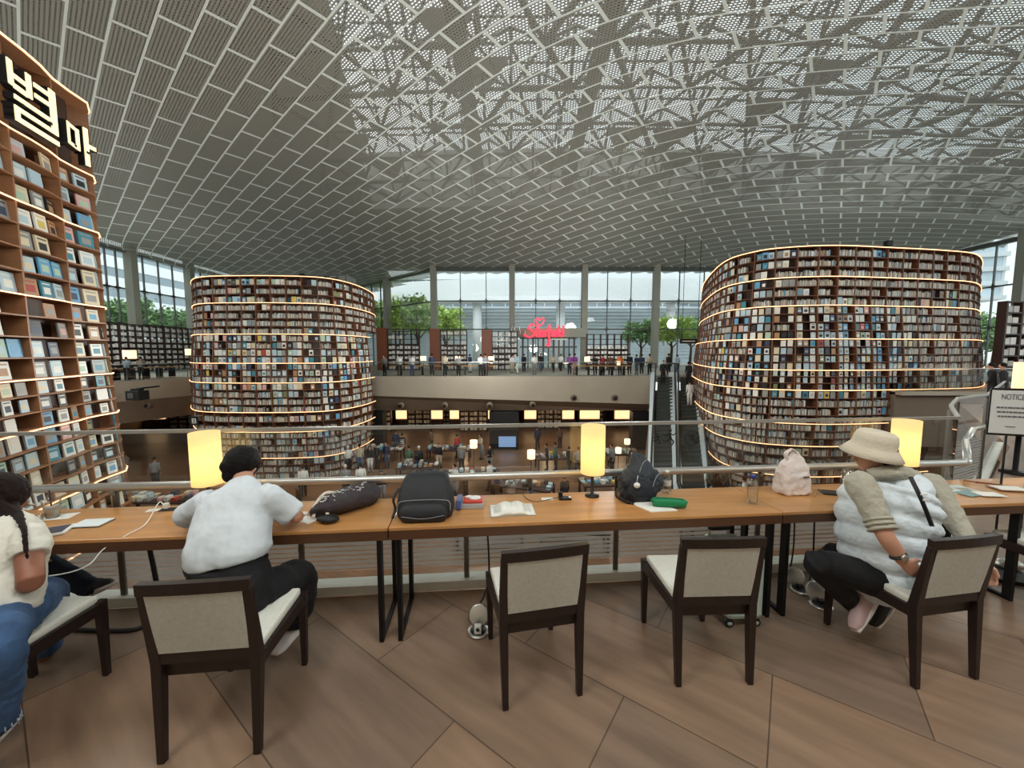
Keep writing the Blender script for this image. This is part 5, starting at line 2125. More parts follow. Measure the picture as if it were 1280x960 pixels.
def floor_box(px, py, label, sticker):
    f_ = thing('floor_socket', label, 'floor socket', G(px, py))
    m_ = MB(); m_.lathe([(.065, 0), (.072, .008), (.06, .014)], (0, 0, 0), M['inox'], 26); m_.lathe([(.052, .013), (.052, .017)], (0, 0, 0), M['black'], 24); m_.build('rim', f_)
    m_ = MB(); m_.lathe([(.066, -.003), (.072, .003), (.06, .006)], (0, .055, .075), M['inox'], 26, mtx=Matrix.Rotation(1.15, 3, 'X')); m_.build('lid', f_)
    if sticker:
        m_ = MB(); m_.box((0, -.03, .045), (.045, .03, .055), M['white']); m_.build('plug', f_, bevel=.004)
        m_ = MB(); m_.lathe([(.012, 0), (.012, .002)], (0, -.047, .05), M['black'], 14, mtx=Matrix.Rotation(PI / 2, 3, 'X')); m_.build('socket_face', f_)
    else:
        m_ = MB(); m_.box((0, 0, .03), (.04, .03, .03), M['black']); m_.build('plug', f_)
    m_ = MB(); m_.tube(catmull([(.0, .03, .03), (-.02, .09, .08), (.03, .14, .16), (.06, .17, .30), (.05, .17, .62)], 6), .006, M['black'], 6); m_.build('cable', f_)
floor_box(598, 790, 'open floor socket with a white plug beside the leg of the pulled-out chair', True)
floor_box(1000, 738, 'open floor socket behind the knee of the person in the sun hat, further one', False)
floor_box(1026, 757, 'open floor socket under the chair of the person in the sun hat, closer one', False)
tbk = thing('cable_hose', 'thick black cable hose bowing down from the table to the floor', 'hose', G(160, 785))
m_ = MB(); p_ = G(160, 785)
m_.tube([v - p_ for v in catmull([T(s_at(182, .3, .6), .3, .65), T(s_at(188, .3, .5), .3, .5), T(s_at(196, .28, .3), .28, .25), G(192, 765, .05), G(172, 786, .014), G(120, 788, .014), G(60, 785, .014)], 7)], .014, M['black'], 8)
m_.build('hose', tbk)
sb = thing('silver_pouch', 'crumpled silver pouch on the floor under the last chair', 'pouch', G(1262, 712))
m_ = MB(); loft(m_, [(-.1, 0, .04), (0, 0, .05), (.1, 0, .03)], [(.03, .03), (.07, .045), (.03, .02)], M['inox'], side=(0, 1, 0)); skin_build(m_, 'pouch_body', sb, .01, 2, None, (.04, .03))

# notice stand
ns = thing('notice_stand', 'white NOTICE board in a black floor stand beside the railing corner', 'sign', Vector((3.915, 2.985, 0)), math.radians(-22))
ns.scale = (.58, 1, 1)
def sgn_mtx():
    pass
m_ = MB()
m_.box((0, 0, 1.33), (.42, .012, .34), mat('notice_board', srgb(206, 210, 210), .5))
m_.build('board', ns)
m_ = MB()
m_.bar((-.215, .0, 1.15), (-.215, .0, 1.51), .014, .014, M['blackmetal']); m_.bar((.215, .0, .03), (.215, .0, 1.51), .014, .014, M['blackmetal'])
m_.bar((-.215, .0, 1.51), (.215, .0, 1.51), .014, .014, M['blackmetal']); m_.bar((-.215, .0, 1.15), (.215, .0, 1.15), .014, .014, M['blackmetal'])
m_.bar((.0, .02, .03), (.0, .02, 1.15), .014, .014, M['blackmetal']); m_.box((.1, 0, .015), (.44, .3, .03), M['blackmetal'])
m_.build('stand', ns)
td = bpy.data.curves.new('notice_text', 'FONT')
td.body = 'NOTICE'
td.size = .062
td.align_x = 'CENTER'
td.extrude = .001
to = link('notice_text', td, ns)
to.location = (0, -.008, 1.43)
to.rotation_euler = (PI / 2, 0, 0)
td.materials.append(mat('sign_ink', srgb(110, 112, 116), .6))
bpy.context.view_layer.update()
nm_ = bpy.data.meshes.new_from_object(to)
bpy.data.objects.remove(to)
to = link('notice_text', nm_, ns)
to.location = (0, -.008, 1.43)
to.rotation_euler = (PI / 2, 0, 0)
to['kind'] = 'stuff'
m_ = MB()
rnd = random.Random(9)
for k in range(3):
    x = -.15 + .01 * k
    while x < .15 - .01 * k:
        w = rnd.uniform(.018, .05)
        m_.box((x + w / 2, -.008, 1.365 - k * .035), (w, .002, .012), mat('sign_ink_dark', srgb(96, 98, 104), .6))
        x += w + .008
m_.box((.0, -.008, 1.215), (.1, .002, .006), MATS['sign_ink_dark'])
m_.build('text_lines', ns)
# right hand lamp on its own side table, seen at the frame edge
p = P(1282, 470, 5.6)
ls = thing('side_table', 'small dark side table carrying the orange-lit lamp behind the notice board', 'table', (p.x, 5.6, 0))
m_ = MB(); m_.lathe([(.25, .70), (.25, .74)], (0, 0, 0), M['darkwood'], 24); m_.build('table_top', ls)
m_ = MB(); m_.lathe([(.16, 0), (.16, .02), (.03, .04), (.03, .70)], (0, 0, 0), M['blackmetal'], 16); m_.build('pedestal', ls)
lamp_small((p.x, 5.6, .74), .12, .40, p.z - .2 - .74, 'orange-lit lamp shade behind the notice board at the frame edge', None, (1.0, .50, .22), .9)

# ================================================================== PEOPLE NEAR THE CAMERA
tee = mat('white_tee', srgb(214, 222, 228), .85, noise=(5, .04), bump=(9, .35))
tee2 = mat('ivory_tee', srgb(222, 220, 208), .85, noise=(5, .04), bump=(20, .35))
blackcloth = mat('black_trousers', srgb(13, 14, 18), .85, bump=(30, .3))
denim = mat('blue_denim', srgb(58, 88, 126), .85, noise=(7, .28), bump=(140, .2))
denimd = mat('dark_denim', srgb(26, 38, 58), .85, noise=(7, .25), bump=(140, .2))
puffm = mat('white_quilt', srgb(216, 226, 232), .5, bump=(26, .3))
beige = mat('oatmeal_knit', srgb(176, 172, 156), .9, noise=(8, .06), bump=(40, .35))
hatm = mat('hat_cloth', srgb(214, 204, 184), .9, noise=(10, .05), bump=(90, .25))
tanskin = mat('tan_skin', srgb(150, 98, 76), .5, noise=(8, .05))
hairb = mat('brown_hair', srgb(30, 18, 15), .6, spec=.2, noise=(10, .35, (10, 10, 1)), bump=(60, .5))
shoew = mat('shoe_white', srgb(222, 214, 210), .6)
shoep = mat('shoe_pink', srgb(196, 166, 166), .6)
shoeb = mat('shoe_black', srgb(28, 28, 32), .6)


def head_lofts(m_, c, r, fwd, mtl, up=(0, 0, 1)):
    """skull, jaw, nose, ears, lips around centre c; fwd = facing direction"""
    c = Vector(c)
    f = Vector(fwd).normalized()
    u = Vector(up)
    u = (u - f * u.dot(f)).normalized()
    s = f.cross(u).normalized()
    R_ = Matrix((s, f, u)).transposed()
    m_.ell(c + u * r * .12, (r * .80, r * .98, r * .95), mtl, 20, mtx=R_)
    m_.ell(c + f * r * .28 - u * r * .50, (r * .58, r * .62, r * .62), mtl, 18, mtx=R_)
    m_.ell(c + f * r * .60 - u * r * .92, (r * .28, r * .22, r * .18), mtl, 12, mtx=R_)
    m_.tube([c + f * r * .88 + u * r * .02, c + f * r * 1.12 - u * r * .30, c + f * r * .92 - u * r * .40], [r * .09, r * .15, r * .13], mtl, 8)
    m_.ell(c + f * r * .84 - u * r * .60, (r * .26, r * .12, r * .09), mtl, 10, mtx=R_)
    m_.ell(c + f * r * .86 + u * r * .13, (r * .48, r * .12, r * .08), mtl, 10, mtx=R_)
    for sg in (-1, 1):
        m_.ell(c + s * (sg * r * .82) - u * r * .08 - f * r * .05, (r * .08, r * .20, r * .30), mtl, 12, mtx=R_)
    return R_, s, f, u


def hand(m_, w, d, palm_n, mtl, curl=.5, k=1.0, thumb=1):
    """wrist w, hand direction d, palm normal palm_n (side the fingers curl to)"""
    w = Vector(w)
    d = Vector(d).normalized()
    n = Vector(palm_n)
    n = (n - d * n.dot(d)).normalized()
    s = d.cross(n).normalized() * thumb
    loft(m_, [w - d * .02, w + d * .015, w + d * .05 * k, w + d * .085 * k], [(.024, .018), (.028, .016), (.039, .014), (.038, .011)], mtl, side=s)
    for i, (o_, L) in enumerate(((.029, .072), (.010, .080), (-.010, .074), (-.028, .058))):
        b = w + d * .082 * k + s * o_
        a1 = curl * .7
        a2 = curl * 1.8
        a3 = curl * 2.7
        p1 = b + (d * math.cos(a1) + n * math.sin(a1)) * L * .45
        p2 = p1 + (d * math.cos(a2) + n * math.sin(a2)) * L * .32
        p3 = p2 + (d * math.cos(a3) + n * math.sin(a3)) * L * .26
        m_.tube([b - d * .012, b, p1, p2, p3], [.009, .0092, .0088, .0080, .0060], mtl, 8)
    t0 = w + d * .025 + s * .026
    t1 = t0 + (d * .6 + s * .65 + n * .25).normalized() * .036
    t2 = t1 + (d * .8 + s * .1 + n * .6).normalized() * .030
    m_.tube([t0, t1, t2, t2 + d * .010 + n * .010], [.013, .011, .0095, .007], mtl, 8)


def shoe(root, base, heel, toe, up, main, sole, name='shoe', w=.045):
    """a sneaker from heel to toe"""
    b = Vector(base)
    heel, toe, up = Vector(heel) - b, Vector(toe) - b, Vector(up).normalized()
    f = (toe - heel).normalized()
    s = f.cross(up).normalized()
    L = (toe - heel).length
    m_ = MB()
    loft(m_, [heel + up * .045, heel + f * .05 + up * .055, heel + f * L * .5 + up * .045, heel + f * L * .8 + up * .035, toe + up * .028], [(w * .75, .035), (w * .85, .045), (w * .9, .040), (w, .030), (w * .6, .020)], main, side=s, n=16, ex=2.4)
    loft(m_, [heel + f * .03 + up * .05, heel + f * .035 + up * .10], [(.036, .042), (.036, .040)], main, side=s)
    o = skin_build(m_, name, root, .006, 3)
    m_ = MB()
    loft(m_, [heel - f * .008 + up * .012, heel + f * L * .5 + up * .010, toe + f * .004 + up * .014], [(w * .85, .013), (w * .95, .012), (w * .75, .010)], sole, side=s, n=16, ex=3.5)
    m_.build('sole', o)
    m_ = MB()
    for q in range(4):
        c = heel + f * L * (.42 + .1 * q) + up * (.084 - .012 * q)
        m_.tube([c - s * .022, c + up * .004, c + s * .022], .003, sole, 5)
    m_.build('laces', o)
    return o


# ---------- reader in the white T-shirt, seen from behind
base = Vector((-1.45, 1.95, 0))
A_ = thing('person', 'person in white T-shirt and black trousers, back turned, writing beside the desk lamp', 'person', base)
L_ = lambda px, py, Y: P(px, py, Y) - base
m_ = MB()
sk = M['skin']
hip = L_(292, 742, 1.93)
loft(m_, [hip + Vector((0, 0, -.06)), hip, L_(289, 705, 1.99), L_(290, 665, 2.07), L_(296, 632, 2.13), L_(301, 612, 2.19), L_(304, 596, 2.24)], [(.15, .11), (.165, .12), (.14, .10), (.155, .10), (.165, .09), (.07, .06), (.05, .05)], sk, n=20)
hc = L_(304, 583, 2.30)
loft(m_, [L_(303, 608, 2.19), L_(304, 590, 2.27)], [.052, .05], sk)
Rh, sH, fH, uH = head_lofts(m_, hc, .098, (.08, .86, -.45), sk)
for (sh, el, ha, hd) in ((L_(340, 622, 2.15), L_(371, 652, 2.23), L_(338, 648, 2.52), (-.55, .8, -.05)), (L_(258, 628, 2.12), L_(234, 654, 2.22), L_(262, 650, 2.50), (.55, .8, -.05))):
    el = Vector((el.x, el.y, max(el.z, .815)))
    ha = Vector((ha.x, ha.y, .775))
    loft(m_, [sh, sh.lerp(el, .5), el, el.lerp(ha, .5), ha], [.055, .045, .040, .036, .025], sk, per=4)
    hand(m_, ha, hd, (0, 0, -1), sk, .35, 1, 1 if hd[0] < 0 else -1)
for kn, an, sg in ((L_(374, 722, 2.28), L_(362, 795, 2.33), 1), (L_(285, 730, 2.38), L_(275, 822, 2.36), -1)):
    h_ = hip + Vector((sg * .09, .02, -.04))
    loft(m_, [h_, h_.lerp(kn, .5), kn, kn.lerp(an, .5), an], [.085, .075, .055, .048, .035], sk, per=4)
skin_build(m_, 'body', A_, .007, 4)
# hair
m_ = MB()
m_.ell(hc + uH * .022 - fH * .018, (.094, .108, .104), M['hair'], 22, mtx=Rh)
m_.ell(hc - fH * .095 - uH * .018 + sH * -.022, (.040, .036, .042), M['hair'], 16)
m_.ell(hc - fH * .070 - uH * .065 + sH * -.02, (.034, .03, .045), M['hair'], 14)
ho = skin_build(m_, 'hair', A_, .006, 3, None, (.02, .006))
m_ = MB(); c = hc - fH * .085 + uH * .045 + sH * .0; m_.tube([c - Vector((.012, 0, 0)), c + Vector((0, -.006, .006)), c + Vector((.012, 0, 0))], .0025, M['inox'], 5); m_.build('hair_clip', ho)
# T-shirt
m_ = MB()
loft(m_, [L_(287, 703, 1.97), L_(286, 692, 1.98), L_(288, 678, 2.01), L_(291, 652, 2.07), L_(297, 628, 2.12), L_(302, 613, 2.17), L_(304, 602, 2.21)], [(.182, .135), (.205, .150), (.20, .155), (.19, .145), (.175, .12), (.12, .085), (.062, .058)], tee, n=28, ex=2.4)
for sh, el in ((L_(335, 622, 2.14), L_(371, 652, 2.23)), (L_(259, 630, 2.11), L_(232, 652, 2.21))):
    e2 = sh.lerp(Vector((el.x, el.y, max(el.z, .82))), .85)
    loft(m_, [sh + Vector((-.03 if sh.x > hip.x else .03, 0, .01)), sh, sh.lerp(e2, .55), e2], [.075, .078, .074, .078], tee, per=4, n=18)
skin_build(m_, 'tshirt', A_, .008, 3, None, (.11, .022))
# trousers: waistband and loose legs
m_ = MB()
kn, an = L_(376, 718, 2.28), L_(366, 775, 2.32)
loft(m_, [L_(290, 768, 1.90), L_(290, 745, 1.92), L_(286, 715, 1.965), L_(284, 700, 1.985)], [(.17, .13), (.195, .15), (.185, .14), (.175, .13)], blackcloth, n=24, ex=2.4)
h_ = hip + Vector((.10, .02, -.03))
loft(m_, [h_, h_.lerp(kn, .5) + Vector((0, 0, .0)), kn, kn.lerp(an, .45) + Vector((.02, -.03, -.01)), an + Vector((.0, 0, .0))], [(.11, .11), (.115, .11), (.085, .085), (.105, .10), (.085, .07)], blackcloth, n=18)
kn2, an2 = L_(285, 728, 2.38), L_(275, 812, 2.36)
h_ = hip + Vector((-.09, .02, -.03))
loft(m_, [h_, h_.lerp(kn2, .5), kn2, an2], [.11, .10, .085, .08], blackcloth)
skin_build(m_, 'trousers', A_, .009, 3, None, (.09, .02))
m_ = MB()
w0 = L_(284, 703, 1.985)
m_.tube([w0 + Vector((math.cos(a * PI / 12) * .186, math.sin(a * PI / 12) * .142, -.004 * math.cos(a * PI / 12))) for a in range(24)], .016, blackcloth, 8, closed=True, flat=1.4)
m_.build('waistband', A_)
shoe(A_, base, P(372, 797, 2.36), P(341, 826, 2.14), (.12, .2, 1), shoew, shoep, 'sneaker')
shoe(A_, base, Vector((-1.67, 2.36, .0)), Vector((-1.70, 2.58, .0)), (0, 0, 1), shoew, shoep, 'sneaker')

# ---------- person in the sun hat
base = Vector((2.2, 2.2, 0))
C_ = thing('person', 'person in cream bucket hat and white quilted vest holding the chair back', 'person', base)
L_ = lambda px, py, Y: P(px, py, Y) - base
m_ = MB()
hip = L_(1108, 722, 2.26)
hc = L_(1092, 566, 2.36)
loft(m_, [hip + Vector((0, 0, -.05)), hip, L_(1108, 690, 2.30), L_(1108, 650, 2.33), L_(1112, 615, 2.36), L_(1108, 596, 2.36), L_(1102, 582, 2.36)], [(.13, .15), (.14, .16), (.12, .15), (.13, .17), (.13, .18), (.06, .07), (.05, .05)], sk, side=(.8, .5, 0), n=20)
Rh, sH, fH, uH = head_lofts(m_, hc, .100, (-.93, .22, -.12), tanskin)
for sh, el, ha, hd, pn, th in ((L_(1080, 606, 2.18), L_(1106, 668, 2.03), L_(1128, 702, 1.99), (.75, -.18, -.55), (.3, .9, 0), 1), (L_(1166, 606, 2.50), L_(1197, 655, 2.28), L_(1222, 700, 2.10), (.35, -.25, -.75), (-.9, -.3, 0), -1)):
    loft(m_, [sh, sh.lerp(el, .5), el, el.lerp(ha, .5), ha], [.055, .048, .042, .040, .026], tanskin, per=4)
    hand(m_, ha, hd, pn, tanskin, .62, .95, th)
for kn, an, of in ((L_(1022, 703, 2.24), L_(1072, 768, 2.33), (-.02, -.08, 0)), (L_(1040, 695, 2.55), L_(1100, 765, 2.42), (0, .09, 0))):
    h_ = hip + Vector(of)
    loft(m_, [h_, h_.lerp(kn, .5), kn, kn.lerp(an, .5), an], [.085, .075, .055, .048, .035], sk, per=4)
skin_build(m_, 'body', C_, .006, 3)
m_ = MB()
for sg in (-1, 1):
    e = hc + fH * .088 + sH * (sg * .034) + uH * .0
    m_.ell(e, (.010, .010, .008), M['white'], 10)
    m_.ell(e + fH * .007, (.005, .005, .005), M['black'], 8)
m_.build('eyes', C_)
m_ = MB()
m_.ell(hc - fH * .022 + uH * .018, (.092, .096, .094), M['hair'], 20, mtx=Rh)
m_.ell(hc - fH * .060 - uH * .060, (.07, .05, .05), M['hair'], 16, mtx=Rh)
skin_build(m_, 'hair', C_, .006, 3, None, (.02, .006))
# bucket hat
m_ = MB()
hu = (uH * 1.0 - fH * .24 + Vector((0, -.12, 0))).normalized()
hs = hu.cross(fH).normalized()
hf = hs.cross(hu).normalized()
Rm = Matrix((hf, -hs, hu)).transposed()
m_.lathe([(.150, -.052), (.130, -.022), (.112, .004), (.104, .012), (.102, .05), (.092, .088), (.078, .100), (.04, .104), (.002, .105)], hc + uH * .035, hatm, 36, sx=1.06, sy=.94, mtx=Rm, caps=False)
ht = m_.build('bucket_hat', C_)
sd_ = ht.modifiers.new('thick', 'SOLIDIFY'); sd_.thickness = .004
m_ = MB()
for rr, zz in ((.104, .013), (.127, -.018), (.149, -.051), (.137, -.034)):
    m_.tube([hc + uH * .035 + Rm @ Vector((math.cos(a * PI / 16) * rr * 1.06, math.sin(a * PI / 16) * rr * .94, zz)) for a in range(32)], .0016, beige, 4, closed=True)
m_.build('stitching', ht)
# knit sleeves, hood
m_ = MB()
for sh, el, f_, rr in ((L_(1076, 606, 2.19), L_(1106, 668, 2.03), .92, .064), (L_(1166, 606, 2.48), L_(1197, 655, 2.28), 1.0, .060)):
    e2 = sh.lerp(el, f_)
    loft(m_, [sh + Vector((.04, .02, .01)), sh, sh.lerp(e2, .35), sh.lerp(e2, .7), e2], [.06, rr + .012, rr + .006, rr - .002, rr - .004], beige, per=4, n=18)
    if rr > .062:
        skin_build(m_, 'knit_sleeve', C_, .007, 2, None, (.045, .018))
        m_ = MB()
el, ha = L_(1197, 655, 2.28), L_(1222, 700, 2.10)
loft(m_, [el - Vector((.02, -.02, -.03)), el, el.lerp(ha, .6)], [.058, .056, .046], beige, n=16)
skin_build(m_, 'knit_sleeve', C_, .007, 2, None, (.045, .018))
m_ = MB()
el, sh = L_(1106, 668, 2.03), L_(1076, 606, 2.19)
for q_ in range(3):
    c = sh.lerp(el, .72 + q_ * .09)
    d = (el - sh).normalized()
    x = d.cross(Vector((0, 1, 0))).normalized(); y = d.cross(x)
    m_.tube([c + (x * math.cos(a * PI / 8) + y * math.sin(a * PI / 8)) * .062 for a in range(16)], .008, beige, 6, closed=True)
m_.build('rolled_cuff', C_)
m_ = MB()
loft(m_, [L_(1085, 592, 2.30), L_(1108, 590, 2.27), L_(1132, 592, 2.29), L_(1150, 604, 2.36), L_(1146, 606, 2.48)], [(.03, .03), (.035, .03), (.045, .04), (.05, .045), (.03, .03)], beige, side=(0, .3, 1), n=14)
loft(m_, [L_(1100, 580, 2.33), L_(1112, 592, 2.35)], [.070, .085], beige, n=16)
skin_build(m_, 'hood', C_, .007, 2, None, (.035, .02))
# quilted vest
m_ = MB()
loft(m_, [L_(1122, 738, 2.24), L_(1116, 725, 2.25), L_(1110, 695, 2.27), L_(1106, 660, 2.30), L_(1110, 625, 2.33), L_(1114, 606, 2.35), L_(1108, 594, 2.35)], [(.150, .17), (.185, .20), (.20, .215), (.20, .22), (.18, .22), (.135, .17), (.075, .08)], puffm, side=(.85, .45, 0), n=36, per=9, puff=(10.0, .12), ex=2.3)
skin_build(m_, 'quilted_vest', C_, .006, 1, None, (.05, .014))
m_ = MB()
m_.tube(catmull([L_(1138, 596, 2.12), L_(1152, 625, 2.06), L_(1166, 660, 2.08), L_(1180, 695, 2.14)], 6), .013, M['black'], 8, flat=.3, side=(1, 0, .3))
bo = m_.build('shoulder_strap', C_)
m_ = MB(); m_.box(L_(1155, 618, 2.035), (.034, .006, .008), M['white']); m_.box(L_(1158, 625, 2.035), (.034, .006, .008), M['white']); m_.build('buckle', bo)
# watch
m_ = MB()
wp = L_(1122, 694, 1.995)
d = (L_(1128, 702, 1.99) - L_(1106, 668, 2.03)).normalized()
x = d.cross(Vector((0, 1, 0))).normalized(); y = d.cross(x)
m_.tube([wp + (x * math.cos(a * PI / 8) + y * math.sin(a * PI / 8)) * .034 for a in range(16)], .009, M['black'], 6, closed=True, flat=.5)
wt = m_.build('watch_strap', C_)
m_ = MB(); m_.lathe([(.018, -.004), (.018, .006), (.012, .007)], wp - Vector((0, .036, -.004)), M['inox'], 16, mtx=Matrix.Rotation(PI / 2, 3, 'X')); m_.build('watch_case', wt)
# trousers
m_ = MB()
loft(m_, [hip + Vector((0, 0, -.075)), hip + Vector((0, 0, -.02)), hip + Vector((0, .02, .05))], [(.15, .17), (.165, .185), (.15, .17)], blackcloth, side=(.85, .45, 0), n=22)
for kn, an, of in ((L_(1022, 703, 2.24), L_(1068, 757, 2.32), (-.02, -.08, 0)), (L_(1040, 695, 2.55), L_(1098, 757, 2.42), (0, .09, 0))):
    h_ = hip + Vector(of)
    loft(m_, [h_, h_.lerp(kn, .5), kn, kn.lerp(an, .5), an], [.105, .095, .078, .072, .055], blackcloth, per=5, n=16)
skin_build(m_, 'trousers', C_, .008, 3, None, (.08, .012))
shoe(C_, base, P(1096, 748, 2.28), P(1072, 790, 2.20), (-.8, .2, .45), shoep, shoew, 'sneaker')
shoe(C_, base, P(1122, 745, 2.36), P(1096, 786, 2.28), (-.7, .2, .5), shoeb, shoew, 'sneaker')

# ---------- long-haired reader at the left edge
base = Vector((-2.3, 1.75, 0))
G_ = thing('person', 'person with long brown hair, ivory T-shirt and blue jeans seated near the plastic cup', 'person', base)
L_ = lambda px, py, Y: P(px, py, Y) - base
m_ = MB()
hip = L_(-8, 772, 1.66)
hc = L_(2, 622, 1.92)
loft(m_, [hip + Vector((0, 0, -.05)), hip, L_(-2, 745, 1.70), L_(2, 710, 1.74), L_(6, 680, 1.79), L_(4, 655, 1.84), L_(3, 638, 1.88)], [(.14, .11), (.15, .12), (.12, .09), (.135, .095), (.15, .09), (.07, .06), (.05, .05)], tanskin, n=20)
Rh, sH, fH, uH = head_lofts(m_, hc, .098, (.12, .85, -.4), tanskin)
for sh, el, ha, hd, th in ((L_(36, 672, 1.76), L_(38, 728, 1.66), L_(26, 712, 1.92), (-.2, .95, 0), 1), (L_(-36, 672, 1.78), L_(-42, 715, 1.78), L_(-5, 690, 2.02), (.3, .9, 0), -1)):
    loft(m_, [sh, sh.lerp(el, .5), el, el.lerp(ha, .5), ha], [.052, .047, .045, .038, .026], tanskin, per=4)
    hand(m_, ha, hd, (0, 0, -1), tanskin, .4, 1, th)
for kn, an, of in ((L_(62, 742, 2.10), L_(56, 822, 2.13), (.05, .05, 0)), (L_(0, 805, 1.46), L_(-6, 900, 1.52), (.06, -.02, 0))):
    h_ = hip + Vector(of)
    loft(m_, [h_, h_.lerp(kn, .5), kn, kn.lerp(an, .5), an], [.085, .075, .055, .048, .035], tanskin, per=4)
skin_build(m_, 'body', G_, .007, 3)
m_ = MB()
m_.ell(hc + uH * .018 - fH * .02, (.100, .112, .108), hairb, 22, mtx=Rh)
loft(m_, [hc - fH * .06, hc - fH * .10 - Vector((0, 0, .06)), L_(10, 662, 1.78), L_(5, 690, 1.70)], [(.08, .05), (.088, .045), (.075, .035), (.05, .02)], hairb, n=18)
loft(m_, [hc - fH * .02 + Vector((.07, 0, -.04)), L_(28, 655, 1.74), L_(33, 690, 1.66), L_(34, 700, 1.655)], [(.026, .02), (.014, .010), (.010, .006), (.004, .003)], hairb, n=10)
skin_build(m_, 'hair', G_, .006, 2, None, (.02, .010))
m_ = MB()
loft(m_, [L_(-4, 768, 1.66), L_(-4, 752, 1.67), L_(0, 722, 1.72), L_(4, 690, 1.76), L_(6, 664, 1.81), L_(4, 648, 1.85)], [(.145, .12), (.155, .13), (.15, .125), (.165, .125), (.12, .095), (.06, .055)], tee2, n=26, ex=2.3)
for sh, el in ((L_(36, 672, 1.76), L_(40, 728, 1.66)), (L_(-36, 672, 1.78), L_(-42, 715, 1.78))):
    e2 = sh.lerp(el, .42)
    loft(m_, [sh + Vector((-.03 if sh.x > hip.x else .03, 0, .01)), sh, e2], [.062, .066, .066], tee2, per=4, n=16)
skin_build(m_, 'tshirt', G_, .007, 2, None, (.06, .02))
m_ = MB()
loft(m_, [hip + Vector((0, 0, -.08)), hip, L_(-6, 757, 1.67)], [(.15, .12), (.165, .135), (.15, .12)], denim, n=22)
for kn, an, of, rr in ((L_(62, 742, 2.10), L_(58, 812, 2.13), (.05, .05, 0), .078), (L_(0, 805, 1.46), L_(-6, 905, 1.51), (.06, -.02, 0), .076)):
    h_ = hip + Vector(of)
    loft(m_, [h_, h_.lerp(kn, .5), kn, kn.lerp(an, .5), an], [.10, .095, rr, rr, rr * .85], denim, per=5, n=16)
je = skin_build(m_, 'jeans', G_, .008, 2, None, (.06, .018))
m_ = MB()
c = L_(-6, 906, 1.51)
for k in range(22):
    a = k * 2 * PI / 22
    p = c + Vector((math.cos(a) * .07, math.sin(a) * .07, .01))
    m_.tube([p, p + Vector((.004 * math.cos(k), .004 * math.sin(k), -.03))], .003, mat('denim_fray', srgb(150, 170, 190), .9), 4)
m_.build('frayed_hem', je)
shoe(G_, base, P(44, 822, 2.10), P(58, 842, 2.26), (0, 0, 1), shoeb, shoew, 'sneaker', .042)
shoe(G_, base, Vector((-2.36, 1.50, 0.0)), Vector((-2.44, 1.74, 0.0)), (0, 0, 1), shoeb, shoew, 'sneaker', .042)

# ---------- neighbour whose leg shows beyond
base = Vector((-3.35, 2.05, 0))
B_ = thing('person', 'person in dark denim beyond the long-haired reader, one black sneaker stretched out', 'person', base)
m_ = MB()
hip = Vector((0, -.1, .52))
loft(m_, [hip, hip + Vector((0, .02, .15)), hip + Vector((0, .06, .32)), hip + Vector((0, .10, .44)), hip + Vector((0, .12, .50))], [(.16, .13), (.14, .11), (.17, .11), (.13, .09), (.05, .05)], tee2, n=20)
head_lofts(m_, hip + Vector((0, .16, .62)), .098, (.3, .9, -.3), sk)
for sg in (-1, 1):
    s0_ = hip + Vector((sg * .18, .08, .40))
    e0 = hip + Vector((sg * .24, .22, .24))
    w0 = hip + Vector((sg * .08, .44, .27))
    loft(m_, [s0_, s0_.lerp(e0, .5), e0, w0], [.055, .048, .042, .026], sk, per=4)
    hand(m_, w0, (0, 1, 0), (0, 0, -1), sk, .3, 1, -sg)
skin_build(m_, 'body', B_, .009, 3)
m_ = MB(); m_.ell(hip + Vector((0, .14, .645)), (.1, .11, .10), M['hair'], 18); m_.build('hair', B_)
m_ = MB()
kn, an = P(20, 690, 2.36) - base, P(116, 736, 2.34) - base
loft(m_, [hip + Vector((.08, 0, 0)), (hip + kn) / 2 + Vector((0, 0, .03)), kn, kn.lerp(an, .5), an], [.10, .09, .075, .068, .055], denimd, n=16)
kn2, an2 = Vector((-.1, .38, .50)), Vector((-.1, .40, .12))
loft(m_, [hip + Vector((-.08, 0, 0)), kn2, an2], [.10, .08, .06], denimd, n=16)
skin_build(m_, 'jeans', B_, .009, 2, None, (.06, .015))
shoe(B_, base, P(120, 742, 2.34), P(146, 730, 2.45), (-.55, -.35, .7), shoeb, shoew, 'sneaker', .040)
shoe(B_, base, Vector((-3.45, 2.42, 0)), Vector((-3.45, 2.66, 0)), (0, 0, 1), shoeb, shoew, 'sneaker', .042)

# ================================================================== SMALL FIGURES
CL = {'black': srgb(28, 28, 32), 'white': srgb(214, 214, 210), 'grey': srgb(120, 122, 124), 'navy': srgb(40, 50, 78), 'blue': srgb(84, 124, 168), 'beige': srgb(184, 170, 146),
      'purple': srgb(142, 74, 150), 'red': srgb(170, 52, 50), 'green': srgb(70, 100, 80), 'brown': srgb(98, 72, 56), 'pink': srgb(206, 160, 164), 'orange': srgb(196, 112, 62), 'denim': srgb(70, 88, 116), 'pale blue': srgb(160, 186, 204)}


